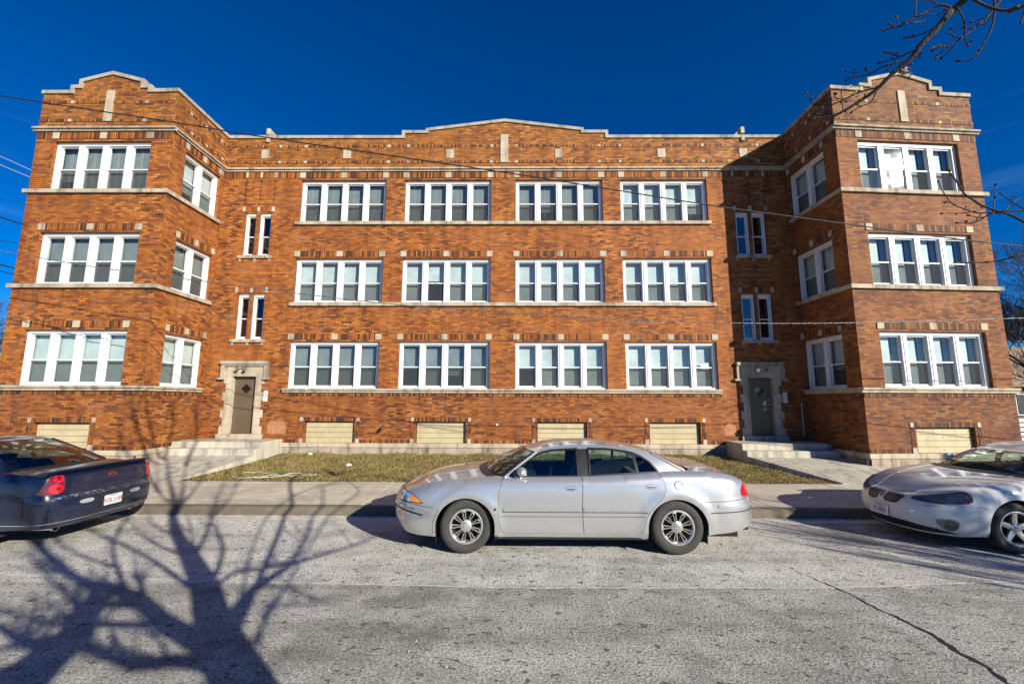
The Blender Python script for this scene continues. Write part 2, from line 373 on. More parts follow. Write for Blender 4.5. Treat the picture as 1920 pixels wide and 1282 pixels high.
wall = wb.build('brick_wall', M['brick'], BLD)
# flat roof behind the parapets, closed so that no light falls in
rf = MB(); zr = 10.6
rf.face([(-14.28, 11.66, zr), (-10.22, 11.66, zr), (-10.22, 13.95, zr), (9.27, 13.95, zr), (9.32, 11.67, zr), (13.65, 11.99, zr), (13.28, 23.98, zr), (-14.28, 23.98, zr)])
rf.build('roof', M['roof'], BLD)
# coping
def coping(mb, F, P, th=.105, d0=-.36, d1=.045, ends=(0, 0)):
    P = [(P[0][0] - ends[0], P[0][1])] + P[1:-1] + [(P[-1][0] + ends[1], P[-1][1])]
    n = len(P); off = []
    for i in range(n):
        ns = []
        for j in (i - 1, i):
            if 0 <= j < n - 1:
                a, b = P[j], P[j + 1]; l = math.hypot(b[0] - a[0], b[1] - a[1]); ns.append((-(b[1] - a[1]) / l, (b[0] - a[0]) / l))
        if len(ns) == 2:
            k = 1 + ns[0][0] * ns[1][0] + ns[0][1] * ns[1][1]; off.append(((ns[0][0] + ns[1][0]) / k * th, (ns[0][1] + ns[1][1]) / k * th))
        else: off.append((ns[0][0] * th, ns[0][1] * th))
    Q = [(p[0] + o[0], p[1] + o[1]) for p, o in zip(P, off)]
    I = [(p[0] - o[0] * .02, p[1] - o[1] * .02) for p, o in zip(P, off)]
    for i in range(n - 1):
        a, b, c, d = I[i], I[i + 1], Q[i + 1], Q[i]
        mb.face([F.p(*a, d1), F.p(*b, d1), F.p(*c, d1), F.p(*d, d1)]); mb.face([F.p(*b, d0), F.p(*a, d0), F.p(*d, d0), F.p(*c, d0)])
        mb.face([F.p(*d, d1), F.p(*c, d1), F.p(*c, d0), F.p(*d, d0)]); mb.face([F.p(*a, d0), F.p(*b, d0), F.p(*b, d1), F.p(*a, d1)])
    for i in (0, n - 1): mb.face([F.p(*I[i], d1), F.p(*Q[i], d1), F.p(*Q[i], d0), F.p(*I[i], d0)])
cp = MB(); coping(cp, FA, pA, ends=(.03, .045)); cp.build('coping', M['stone_dark'], BLD)
cp = MB(); coping(cp, FB, pB, ends=(-.05, -.05)); cp.build('coping', M['stone_dark'], BLD)
cp = MB(); coping(cp, FC, pC, ends=(-.0, -.0)); cp.build('coping', M['stone_dark'], BLD)
cp = MB(); coping(cp, FD, pD, ends=(-.05, -.05)); cp.build('coping', M['stone_dark'], BLD)
cp = MB(); coping(cp, FE, pE, ends=(.045, .03)); cp.build('coping', M['stone_dark'], BLD)
# horizontal stone bands; prot = how far they stand out
def band(name, F, u0, u1, prof, mat, joints=1.25, seed=1):
    """prof: list of (z0, z1, prot)"""
    mb = MB(); r_ = random.Random(seed)
    for z0, z1, pr_ in prof:
        u = u0
        while u < u1 - 1e-4:
            w = min(joints * r_.uniform(.85, 1.15), u1 - u)
            if u1 - (u + w) < .3: w = u1 - u
            j = .002 if w > .1 else 0
            fbox(mb, F, u + j, u + w - j, z0, z1, -.02, pr_ + r_.uniform(-.002, .002)); u += w
    return mb.build(name, mat, BLD)
corn = [(9.935, 10.0, .05), (10.0, 10.055, .10)]
band('cornice_band', FA, -.1, FA.L + .10, corn, M['stone_dark'], 1.3, 2); band('cornice_band', FB, .001, FB.L - .05, corn, M['stone_dark'], 1.2, 3)
band('cornice_band', FC, .001, FC.L - .001, corn, M['stone'], 1.4, 4); band('cornice_band', FD, .05, FD.L - .001, corn, M['stone_dark'], 1.2, 5)
band('cornice_band', FE, -.10, FE.L + .1, corn, M['stone_dark'], 1.3, 6)
sill = [(7.99, 8.10, .075)]; sill2 = [(5.155, 5.27, .075)]; sill1 = [(2.36, 2.42, .10), (2.285, 2.36, .06)]
for k, prof in enumerate((sill1, sill2, sill)):
    band('stone_sill', FA, -.09, FA.L + .075, prof, M['stone_sill'], 1.5, 10 + k); band('stone_sill', FB, .002, 2.14, prof, M['stone_sill'], 1.1, 20 + k)
    band('stone_sill', FC, cx(-7.6), cx(6.59), prof, M['stone_sill'], 1.45, 30 + k)
    band('stone_sill', FD, .08, FD.L - .002, prof, M['stone_sill'], 1.1, 40 + k); band('stone_sill', FE, -.075, FE.L + .09, prof, M['stone_sill'], 1.4, 50 + k)
# water table and rubble footing
for F, e0, e1 in ((FA, -.05, .05), (FB, .002, -.02), (FC, .05, -.05), (FD, .02, -.002), (FE, -.05, .05)):
    band('water_table', F, e0, F.L + e1, [(.565, Z0 + (.002), .05)], M['stone'], 1.1, 60)
    mb = MB(); nseg = max(6, int(F.L / .16)); r_ = random.Random(int(F.L * 10)); rows = []
    for j in range(5):
        rows.append([F.p(F.L * i / nseg, -.1 + .16 * j * 1.04, .02 + (r_.uniform(0, .05) if 0 < j < 4 else 0)) for i in range(nseg + 1)])
    mb.grid(rows); mb.build('footing', M['rubble'], BLD)
mb = MB()
for F in (FO1, FO2): fbox(mb, F, 0, F.L, 0, .69, 0, .03)
mb.build('footing', M['rubble'], BLD)
# raised brick courses (soldier courses) of the parapets and under bands
def soldier(name, F, u0, u1, z0, z1, d=.012, mat='soldier'):
    mb = MB(); fbox(mb, F, u0, u1, z0, z1, -.01, d, 0, rot=z0 - .02); return mb.build(name, M[mat], BLD)
for F, a, b in ((FA, 0, FA.L), (FB, .02, FB.L), (FC, 0, FC.L), (FD, 0, FD.L - .02), (FE, 0, FE.L)):
    soldier('soldier_course', F, a, b, 10.845, 10.94); soldier('soldier_course', F, a, b, 10.255, 10.34)
    soldier('soldier_course', F, a, b, 9.70, 9.935, .010)
soldier('soldier_course', FA, 0, FA.L, 2.17, 2.285, .014); soldier('soldier_course', FB, .02, 2.14, 2.17, 2.285, .014)
soldier('soldier_course', FC, cx(-7.6), cx(6.59), 2.17, 2.285, .014); soldier('soldier_course', FE, 0, FE.L, 2.17, 2.285, .014)
def base_course(F, cuts):
    pts = [0] + [q for c in cuts for q in (c[0] - .17, c[1] + .17)] + [F.L]
    for i in range(0, len(pts), 2): soldier('base_course', F, pts[i] + .003, pts[i + 1] - .003, Z0 + .003, .80, .012)
cuts = sorted([(cx(-9.6), cx(-8.2)), *[(cx(a), cx(b)) for a, b in baseC], (cx(7.1), cx(8.6))]); base_course(FC, cuts)
base_course(FA, [(1.22, 2.76)]); base_course(FE, [(1.36, 3.07)]); base_course(FB, []); base_course(FD, [])
# small stone squares of the parapets
def block(F, u, z, w, h, d=.02, name='stone_block', mat='stone', parent=None):
    mb = MB(); fbox(mb, F, u - w / 2, u + w / 2, z - h / 2, z + h / 2, -.01, d); return mb.build(name, M[mat], parent or BLD)
for x in (-8.32, -7.41, -4.5, -3.81, -.89, -.01, 2.87, 3.59, 6.46, 7.37, 8.36):
    if abs(x + .43) > .3: block(FC, cx(x), 10.893, .105, .098); block(FC, cx(x), 10.298, .105, .09)
for x in (-8.85, -5.96, -2.34, 1.45, 5.03, 7.87): block(FC, cx(x), 10.6, .27, .33)
block(FC, cx(-.44), 10.785, .27, 1.05, .035)
for F, uc in ((FA, 2.06), (FE, 2.19)):
    block(F, uc, 10.76, .23, 1.0, .035)
    for du in (-1.13, 1.13): block(F, uc + du, 10.893, .10, .098); block(F, uc + du, 10.298, .10, .09)
for F in (FB, FD):
    for u in (.55, 1.2, 1.95): block(F, u, 10.893, .09, .098); block(F, u + .1, 10.298, .09, .09)
# little stone finials on the long parapet
for x, sgn in ((-8.78, 1), (7.87, -1)):
    mb = MB(); u = cx(x)
    fbox(mb, FC, u - .055, u + .055, 11.04, 11.18, -.02, .06); fbox(mb, FC, u - .06, u + .06, 11.31, 11.54, -.30, .075, back=True)
    a = u + .06 * sgn; b = u + .24 * sgn
    for d in (-.02, -.28): mb.face([FC.p(a, 11.31, d), FC.p(b, 11.31, d), FC.p(a, 11.52, d)])
    mb.face([FC.p(b, 11.31, -.02), FC.p(a, 11.52, -.02), FC.p(a, 11.52, -.28), FC.p(b, 11.31, -.28)])
    mb.build('finial', M['stone'], BLD)
# lintels: soldier bricks with three stone blocks
def lintel(F, u0, u1, z0, h, nb=3, bw=.2, full=False):
    soldier_o = soldier('lintel', F, u0, u1, z0, z0 + h, .016)
    for k in range(nb):
        u = u0 + bw / 2 + (u1 - u0 - bw) * k / (nb - 1); mb = MB(); fbox(mb, F, u - bw / 2, u + bw / 2, z0 + .003, z0 + h - .003, .0, .026)
        o = mb.build('stone_block', M['stone']); o.parent = soldier_o
    return soldier_o
for F, u0, u1, z0, z1, nl, r, tg in windows:
    h = .195 if r < 2 else .225
    bw = .2 if nl == 4 else .15
    lintel(F, u0 - .06 if nl == 4 else u0 - .05, u1 + .06 if nl == 4 else u1 + .05, z1 + (.055 if r < 2 else .07), h - (0 if r < 2 else .02), 3, bw)
# recess line between lintel and frame handled by the opening; head trim
# ---- windows
PANE_OPEN = {}
def window(F, u0, u1, z0, z1, nl, r, tg, rec=.10):
    mull = .165 if nl == 4 else .165; edge = .10 if nl == 4 else .10
    if nl == 1: edge = .055
    W_ = u1 - u0; lw = (W_ - 2 * edge - mull * (nl - 1)) / nl
    fm = MB(); d1 = -rec; d0 = -rec - .14
    e = .012   # frame kept off the brick reveal
    # outer frame: head, bottom rail, jambs and mullions butt end to end
    fbox(fm, F, u0 + .002, u1 - .002, z1 - .10, z1 - .002, d0, d1); fbox(fm, F, u0 + .002, u1 - .002, z0 + .002, z0 + .05, d0, d1 + .012)
    fbox(fm, F, u0 + .03, u1 - .03, z1 - .055, z1 - .003, d1, d1 + .02)
    edges = []
    u = u0 + .002
    for k in range(nl + 1):
        w = (edge - .002) if k in (0, nl) else mull
        fbox(fm, F, u, u + w, z0 + .05, z1 - .10, d0, d1)
        if k in (0, nl): fbox(fm, F, u + (.01 if k == 0 else w - .05), u + (.05 if k == 0 else w - .01), z0 + .05, z1 - .10, d1, d1 + .016)
        else: fbox(fm, F, u + w * .30, u + w * .70, z0 + .05, z1 - .10, d1, d1 + .014)
        edges.append((u, u + w)); u += w + lw
    fo = fm.build('window', M['white'], BLD)
    zc = z0 + .05 + (z1 - .1 - z0 - .05) * .475; gm = MB(); sm = MB(); bm_ = MB(); anyb = False
    style = {0: 'w', 1: 'w', 2: 'g'}[r]
    gs = MB()
    for k in range(nl):
        a = edges[k][1]; b = edges[k + 1][0]; rr = random.Random(hash((round(u0 * 7), r, k)) & 0xffff)
        s_ = MB(); t = .03 if nl > 1 else .028; du, dl = d1 - .045, d1 - .075
        zu0, zu1 = zc - .02, z1 - .10; zl0, zl1 = z0 + .05, zc + .02
        for (p0, p1, dd, bt) in ((zu0, zu1, du, .035), (zl0, zl1, dl, .055)):
            fbox(s_, F, a, a + t, p0, p1, dd - .03, dd); fbox(s_, F, b - t, b, p0, p1, dd - .03, dd)
            fbox(s_, F, a + t, b - t, p1 - .035, p1, dd - .03, dd); fbox(s_, F, a + t, b - t, p0, p0 + bt, dd - .03, dd)
        if nl > 1:
            for q in (.3, .7): fbox(s_, F, a + (b - a) * q - .02, a + (b - a) * q + .02, zl1, zl1 + .012, dl - .02, dl + .01)
        so_ = s_.build('sash', M['white']); so_.parent = fo
        # panes: each pane stands at its own tiny angle, and two at top right are turned to aim the sun glint
        mi = 0
        for (p0, p1, dd) in ((zu0 + .035, zu1 - .035, du - .015), (zl0 + .055, zl1 - .035, dl - .015)):
            j = [rr.uniform(-.0022, .0022) for _ in range(3)]
            if tg == 'right' and r == 2 and k in (0, 1):
                tw = GL[k]; w_ = b - a - 2 * t
                j = [0, tw[0] * w_, tw[0] * w_]; hh = p1 - p0
                gs.face([F.p(a + t, p0, dd), F.p(b - t, p0, dd + j[1]), F.p(b - t, p1, dd + j[1] + tw[1] * hh), F.p(a + t, p1, dd + tw[1] * hh)]); continue
            gm.face([F.p(a + t, p0, dd + j[0]), F.p(b - t, p0, dd + j[1]), F.p(b - t, p1, dd + j[1] + j[2]), F.p(a + t, p1, dd + j[0] + j[2])])
        sm = MB()
        if nl > 1: sm.face([F.p(a + t, zl0 + .055, dl - .002), F.p(b - t, zl0 + .055, dl - .002), F.p(b - t, zl1 - .035, dl - .002), F.p(a + t, zl1 - .035, dl - .002)]); o = sm.build('insect_screen', M['screen']); o.parent = fo
        if nl > 1:
            bd = d0 - (.06 if style == 'w' else .05); low = z0 + .06
            if style == 'w' and rr.random() < .22: low += rr.uniform(.02, .12)
            if tg == 'right': low = z0 + .06; 
            al, bl = a - .05, b + .05
            if tg == 'right': al = a + .05; bl = a + (b - a) * .36 + .20; bd = d0 - .06
            tilt = rr.uniform(-.012, .012)
            if tg != 'right' and style == 'g' and rr.random() < .25: bl = b + .05; bd -= .02
            if tg.startswith('main') and r == 1 and tg[4] == '1' and k == 1: low = zc + .1
            if rr.random() < .12 and tg != 'right': low = zc - rr.uniform(-.1, .35)
            bm_.face([F.p(al, low + tilt, bd), F.p(bl, low - tilt, bd), F.p(bl, z1 - .04, bd), F.p(al, z1 - .04, bd)]); anyb = True
            if tg == 'right':
                bm_.face([F.p(bl + .10, low, bd - .03), F.p(b + .06, low, bd - .03), F.p(b + .06, z1, bd - .03), F.p(bl + .10, z1, bd - .03)], 3)
            if style == 'g' or tg.startswith('side'):
                for q in (.28, .36): bm_.face([F.p(a + (b - a) * q, zl0 + .2, bd + .01), F.p(a + (b - a) * q + .007, zl0 + .2, bd + .01), F.p(a + (b - a) * q + .007, z1 - .1, bd + .01), F.p(a + (b - a) * q, z1 - .1, bd + .01)], 2)
    o = gm.build('glass', M['glass']) if gm.f else None
    if o: o.parent = fo
    if gs.f: o = gs.build('glass', M['glass_sun']); o.parent = fo
    if anyb:
        mat = 'blind_grey' if (style == 'g' and not tg == 'main3') else 'blind_white'
        if tg in ('main0', 'main1') and r == 0: mat = 'blind_grey'
        if tg == 'left' and r == 1: mat = 'blind_grey'
        if tg == 'sideR' or tg == 'sideL': mat = 'blind_white' if r != 1 else 'blind_grey'
        if tg == 'sideR': mat = 'blind_white'
        if tg == 'right': mat = 'blind_white'
        o = bm_.build('blind', [M[mat], M['blind_grey'], M['white'], M['blind_mid']]); o.parent = fo
    return fo
GL = {0: (.10, .0), 1: (.075, .0)}
for w in windows: window(*w)
for (a, b, c, d) in stair: window(FC, a, b, c, d, 1, 0, 'stair', rec=.07)
# dark rooms behind everything: one inner lining so that sky never shows through
rm = MB()
for F, e0_, e1_, q_ in ((FA, .05, .95, .9), (FC, .05, .05, .9), (FE, .95, .05, .9), (FB, .95, .05, .6), (FD, .05, .95, .6)):
    for (z0, z1) in ((1.9, 4.4), (4.6, 7.3), (7.5, 10.1)):
        a_, b_ = e0_, F.L - e1_
        rm.face([F.p(a_, z0, -q_), F.p(b_, z0, -q_), F.p(b_, z1, -q_), F.p(a_, z1, -q_)])
        rm.face([F.p(a_, z1, -.35), F.p(b_, z1, -.35), F.p(b_, z1, -q_), F.p(a_, z1, -q_)])
        rm.face([F.p(a_, z0, -q_), F.p(b_, z0, -q_), F.p(b_, z0, -.35), F.p(a_, z0, -.35)])
rm.build('room_lining', M['room'], BLD)
# stair bays: sills, lintels, thin vertical ribs up to the cornice
for x0, x1 in ((-9.48, -8.34), (7.34, 8.54)):
    for z0, z1 in ((4.03, 5.57), (6.90, 8.43)):
        mb = MB(); fbox(mb, FC, cx(x0), cx(x1), z0 - .10, z0 - .002, -.02, .06); mb.build('stone_sill', M['stone_sill'], BLD)
        for q in (.06, .5, .94):
            block(FC, cx(x0 + (x1 - x0) * q), z0 - .145, .07, .09, .02); block(FC, cx(x0 + (x1 - x0) * q), z1 + .13, .10, .17, .024)
        soldier('lintel', FC, cx(x0 + .1), cx(x1 - .1), z1 + .05, z1 + .21, .012)
    for q in (.06, .5, .94):
        mb = MB(); u = cx(x0 + (x1 - x0) * q); fbox(mb, FC, u - .035, u + .035, 8.66, 9.70, -.01, .010); mb.build('brick_rib', M['brick_dark'], BLD)
        block(FC, u, 9.82, .085, .2, .02)
# basement openings: boards, jambs
def boards(F, a, b, z0, z1):
    mb = MB(); n = 4; h = (z1 - z0 - .03) / n
    for k in range(n):
        fbox(mb, F, a + .02, b - .02, z0 + .004 + k * h, z0 + (k + 1) * h - .007, -.16, -.10 + .002 * (k % 2))
    fbox(mb, F, a + .01, b - .01, z0 + .002, z1 - .002, -.20, -.16)
    bo = mb.build('basement_board', M['panel'], BLD)
    nm_ = MB()
    for k in range(n):
        for q in (.06, .5, .94):
            u = a + (b - a) * q; z = z0 + (k + .5) * h; fbox(nm_, F, u - .012, u + .012, z - .012, z + .012, -.10, -.094)
    o_ = nm_.build('nail_heads', plain('rusty_nail', (.25, .16, .09), .8)); o_.parent = bo
    s_ = soldier('basement_lintel', F, a - .06, b + .06, z1 + .002, z1 + .125, .012)
    for u in (a - .11, b + .11):
        mb = MB(); fbox(mb, F, u - .05, u + .05, Z0 + .15, z1 - .002, -.01, .010, rot=.03); mb.build('basement_jamb', M['brick_dark'], BLD)
        block(F, u, z1 + .065, .095, .125, .02); block(F, u, Z0 + .075, .12, .14, .03)
for a, b in baseC: boards(FC, cx(a), cx(b), Z0, 1.375)
boards(FA, 1.22, 2.76, .73, 1.42); boards(FE, 1.36, 3.07, Z0, 1.37)
# doors with stone surrounds
def doorway(xa, xb):
    a, b = cx(xa), cx(xb); c = (a + b) / 2
    sm = MB(); d = .03
    quo = [(.965, 1.21, .28), (1.21, 1.48, .19), (1.48, 1.74, .275), (1.74, 2.02, .18), (2.02, 2.29, .265), (2.29, 2.555, .16), (2.555, 2.80, .245)]
    for z0, z1, w in quo:
        fbox(sm, FC, a - w * .92, a - .001, z0 + .003, z1 - .003, -.02, d); fbox(sm, FC, b + .001, b + w * .92, z0 + .003, z1 - .003, -.02, d)
    for q in (a, b):
        s_ = 1 if q == a else -1
        fbox(sm, FC, min(q, q + s_ * .045), max(q, q + s_ * .045), .97, 2.845, -.2, d - .012)
    fbox(sm, FC, a - .245 * .92, b + .245 * .92, 2.803, 3.2, -.02, d); fbox(sm, FC, a + .001, b - .001, 2.845, 2.889, -.2, d - .01)
    for k in range(5): pass
    so_ = sm.build('door_surround', M['stone'], BLD)
    hm = MB(); w = .34
    fbox(hm, FC, a - w, b + w, 3.20, 3.30, -.02, .13); fbox(hm, FC, a - w + .02, b + w - .02, 3.14, 3.2, -.02, .085)
    for s_ in (-1, 1):
        u0 = a - w if s_ < 0 else b + w - .12
        fbox(hm, FC, u0, u0 + .12, 2.76, 3.14, -.02, .085); u1 = u0 - .08 if s_ < 0 else u0
        fbox(hm, FC, u1, u1 + .2, 2.70, 2.76, -.02, .11)
    hm.build('hood_mould', M['stone_dark'], BLD)
    st = MB(); fbox(st, FC, a - .30, b + .30, .80, .965, -.33, .10); st.build('door_sill', M['stone_sill'], BLD)
    dm = MB(); e = -.13; hx, hz = (b - a) / 2, 2.40; x0, x1 = a + .05, b - .05; z0, z1 = .975, 2.84; rr = .17
    D = [(c - rr, hz), (c, hz - rr), (c + rr, hz), (c, hz + rr)]
    C4 = [(x0, z0), (x1, z0), (x1, z1), (x0, z1)]
    # door leaf with a diamond hole
    mid = [(c - rr, hz), (c, hz - rr), (c + rr, hz), (c, hz + rr)]
    E4 = [(x0, hz), (c, z0), (x1, hz), (c, z1)]
    for k in range(4):
        m0, m1 = mid[k], mid[(k + 1) % 4]; e0, e1 = E4[k], E4[(k + 1) % 4]; cor = [C4[0], C4[1], C4[2], C4[3]][k]
        dm.face([FC.p(*m0, e), FC.p(*e0, e), FC.p(*cor, e), FC.p(*e1, e), FC.p(*m1, e)])
        dm.face([FC.p(*m0, e), FC.p(*m1, e), FC.p(*m1, e - .04), FC.p(*m0, e - .04)])
    do = dm.build('door', M['door'], BLD)
    fm = MB()
    for k in range(4):
        m0, m1 = mid[k], mid[(k + 1) % 4]; g = 1.13
        o0 = (c + (m0[0] - c) * g, hz + (m0[1] - hz) * g); o1 = (c + (m1[0] - c) * g, hz + (m1[1] - hz) * g)
        fm.face([FC.p(*m0, e + .012), FC.p(*o0, e + .012), FC.p(*o1, e + .012), FC.p(*m1, e + .012)]); fm.face([FC.p(*o0, e + .012), FC.p(*o0, e), FC.p(*o1, e), FC.p(*o1, e + .012)])
        fm.face([FC.p(*m0, e + .012), FC.p(*m1, e + .012), FC.p(*m1, e - .01), FC.p(*m0, e - .01)])
    o = fm.build('window_trim', M['door']); o.parent = do
    gm = MB(); gm.face([FC.p(*q, e - .03) for q in mid]); o = gm.build('window_pane', NT('dark_door_glass').set((.008, .008, .01), .08)); o.parent = do
    km = MB(); p = FC.p(b - .12, 1.95, e); km.lathe([(0, -.062), (.022, -.06), (.03, -.045), (.022, -.03), (.012, -.025), (.012, 0), (.03, .001)], (p[0], p[1], p[2]), 'y', 14)
    p2 = FC.p(b - .12, 2.08, e); km.lathe([(0, -.02), (.024, -.018), (.026, 0)], p2, 'y', 12)
    o = km.build('door_knob', M['chrome'], smooth=True); o.parent = do
    hg = MB()
    for z in (1.15, 1.9, 2.65): hg.tube([FC.p(a + .055, z - .05, e + .012), FC.p(a + .055, z + .05, e + .012)], .009, 8)
    o = hg.build('hinge', M['metal']); o.parent = do
    # intercom
    ic = MB(); fbox(ic, FC, b + .26, b + .37, 2.0, 2.34, 0, .045); ico = ic.build('intercom', M['plastic'], BLD)
    ib = MB()
    for z, w_ in ((2.27, .05), (2.19, .05), (2.14, .05), (2.09, .05), (2.04, .03)): fbox(ib, FC, b + .315 - w_ / 2, b + .315 + w_ / 2, z - .013, z + .013, .045, .049)
    o = ib.build('call_buttons', M['grey']); o.parent = ico
    # twin flood lamp
    lm = MB(); q = FC.p(c - .02, 3.08, .03); lm.lathe([(0, -.05), (.05, -.045), (.055, 0)], q, 'y', 16)
    q0 = Vector(FC.p(c - .02, 3.08, .07))
    for dx in (-.10, .11):
        e1 = q0 + Vector((dx, -.05, .01)); e2 = e1 + Vector((dx * .35, -.10, -.06))
        lm.tube([q0, e1], .016, 8); lm.tube([e1, e1.lerp(e2, .35), e2], [.028, .035, .058], 14)
    lm.build('wall_lamp', M['metal'], BLD, smooth=True, angle=40)
doorway(-9.32, -8.46); doorway(7.43, 8.28)
# small things on the wall: pipe stub, conduit, notice, box
mb = MB(); p = FC.p(cx(-4.28), 1.22, 0); mb.tube([p, (p[0] + .02, p[1] - .1, p[2] - .02), (p[0] - .02, p[1] - .16, p[2] - .1)], .045, 12); mb.build('vent_pipe', plain('rusty_pipe', (.06, .045, .035), .7), BLD, smooth=True, angle=50)
mb = MB(); mb.tube([FC.p(cx(9.1), .95, .02), FC.p(cx(9.1), 2.0, .02)], .008, 6); mb.build('conduit', M['plastic'], BLD)
mb = MB(); p = FC.p(cx(-.62), 1.28, .0); mb.tube([p, (p[0], p[1] - .03, p[2])], .035, 10); mb.build('hose_bib', M['plastic'], BLD)
mb = MB(); fbox(mb, FC, cx(6.04), cx(6.30), 3.10, 3.30, -.158, -.156); no = mb.build('window_notice', plain('paper_notice', (.72, .80, .84), .5), BLD)
mb = MB(); fbox(mb, FC, cx(6.04), cx(6.30), 3.275, 3.30, -.156, -.154)
for k in range(4): fbox(mb, FC, cx(6.07), cx(6.07 + .12 + .06 * ((k * 7) % 3) / 2), 3.13 + k * .035, 3.14 + k * .035, -.156, -.155)
o = mb.build('notice_print', plain('blue_print', (.12, .33, .55), .5)); o.parent = no
# patched pinkish brick areas beside the stoops
for x0, x1, z0, z1 in ((-8.02, -7.42, .97, 1.38), (6.62, 6.98, .97, 1.35)):
    mb = MB(); mb.face([FC.p(cx(x0), z0, .004), FC.p(cx(x1), z0, .004), FC.p(cx(x1), z1 - .1, .004), FC.p(cx(x1) - .08, z1, .004), FC.p(cx(x0) + .1, z1, .004), FC.p(cx(x0), z1 - .15, .004)])
    m = NT('painted_over_brick'); uv = m.uv(); br = m.n('TexBrick', i_Scale=1, i_Brick_Width=.215, i_Row_Height=.0735, i_Mortar_Size=.004); m.l(uv, br.inputs['Vector'])
    br.inputs['Color1'].default_value = (.33, .12, .045, 1); br.inputs['Color2'].default_value = (.40, .155, .06, 1); br.inputs['Mortar'].default_value = (.45, .28, .19, 1)
    mb.build('paint_patch', m.set(m.mix(m.ramp(m.noise(uv, 9, 4), [(.45, 0), (.7, .55)]), br.outputs['Color'], (.44, .26, .17)), .8), BLD)
# ------------------------------------------------------------------ ground, road, kerb, walk, lawn, stoops
def road_mat():
    m = NT('salted_asphalt'); v = m.obj(); big = m.noise(v, .45, 6, .62); mid = m.noise(v, 2.6, 6, .68); fine = m.noise(v, 42, 4, .75); grit = m.noise(v, 120, 2, .8)
    lane = m.noise(m.obj((.22, 1.6, 1)), 1.3, 5, .6)
    c = m.mix(m.ramp(big, [(.36, 0), (.62, 1)]), (.40, .385, .34), (.66, .64, .57))
    c = m.mix(1, c, m.ramp(lane, [(.33, .68), (.5, 1.0), (.66, 1.2)]), 'MULTIPLY')
    sx = m.n('SeparateXYZ'); m.l(v, sx.inputs[0])
    band = m.ramp(m.math('DIVIDE', sx.outputs['Y'], 10), [(.30, .92), (.46, .84), (.505, .80), (.512, 1.22), (.60, 1.12), (.70, 1.05), (.775, 1.5)])
    c = m.mix(1, c, band, 'MULTIPLY')
    salt = m.math('MULTIPLY', m.ramp(mid, [(.46, 0), (.66, 1)]), m.ramp(m.math('DIVIDE', sx.outputs['Y'], 10), [(.2, .45), (.5, .5), (.52, 1), (.8, 1)])); c = m.mix(m.math('MULTIPLY', salt, .95), c, (.80, .775, .71))
    c = m.mix(1, c, m.ramp(fine, [(.32, .12), (.45, .70), (.58, 1.25)]), 'MULTIPLY')
    c = m.mix(1, c, m.ramp(grit, [(.3, .5), (.62, 1.2)]), 'MULTIPLY')
    pit = m.noise(m.obj((1, 1.4, 1)), 9, 3, .62); c = m.mix(m.ramp(pit, [(.60, 0), (.65, .9)]), c, (.12, .112, .098))
    st = m.noise(v, .9, 4, .7, .6); c = m.mix(m.ramp(st, [(.60, 0), (.72, .55)]), c, (.13, .122, .108))
    h = m.math('ADD', m.math('MULTIPLY', fine, 1.0), m.math('MULTIPLY', grit, .5))
    return m.set(c, .85, spec=.25, normal=m.bump(h, 1, .022))
def walk_mat(name, base, crack=True):
    m = NT(name); v = m.obj(); nz = m.noise(v, .9, 6, .6); fine = m.noise(v, 60, 4, .7); mid = m.noise(v, 5, 5, .65)
    c = m.mix(m.ramp(nz, [(.35, 0), (.65, 1)]), tuple(x * .8 for x in base), tuple(x * 1.1 for x in base))
    c = m.mix(1, c, m.ramp(mid, [(.3, .78), (.6, 1.05)]), 'MULTIPLY'); c = m.mix(1, c, m.ramp(fine, [(.3, .82), (.7, 1.08)]), 'MULTIPLY')
    sp = m.noise(v, 11, 2, .5); c = m.mix(m.ramp(sp, [(.70, 0), (.74, .6)]), c, (.1, .09, .07))
    return m.set(c, .85, spec=.3, normal=m.bump(fine, 1, .005))
M['road'] = road_mat(); M['walk'] = walk_mat('sidewalk_concrete', (.60, .54, .42)); M['kerb'] = walk_mat('kerb_concrete', (.17, .145, .105))
def soil_mat():
    m = NT('winter_soil'); v = m.obj(); a = m.noise(v, 1.1, 5, .6); b = m.noise(v, 24, 5, .7)
    c = m.mix(m.ramp(a, [(.38, 0), (.62, 1)]), (.14, .095, .045), (.17, .15, .05)); c = m.mix(1, c, m.ramp(b, [(.3, .4), (.65, 1.4)]), 'MULTIPLY')
    return m.set(c, .95, spec=.2, normal=m.bump(b, 1, .03))
M['soil'] = soil_mat()
mb = MB(); mb.face([(-400, -1.2, 0), (400, -1.2, 0), (400, 7.93, 0), (-400, 7.93, 0)]); tag(mb.build('road', M['road']), kind='structure')
# gutter strip, lighter and salty
# concrete gutter a touch above the asphalt
mb = MB(); mb.face([(-400, 7.62, .004), (400, 7.62, .004), (400, 7.93, .004), (-400, 7.93, .004)]); tag(mb.build('gutter', walk_mat('gutter_concrete', (.68, .64, .56))), kind='structure')
mb = MB(); N = 160
prof = [(7.93, -.02), (7.935, .11), (7.955, .138), (7.985, .148), (8.10, .150)]
rr = random.Random(3); rows = []
rows = [[(-60 + 120 * i / N, y, z) for i in range(N + 1)] for y, z in prof]; mb.grid(rows)
tag(mb.build('kerb', M['kerb'], smooth=True), kind='structure')
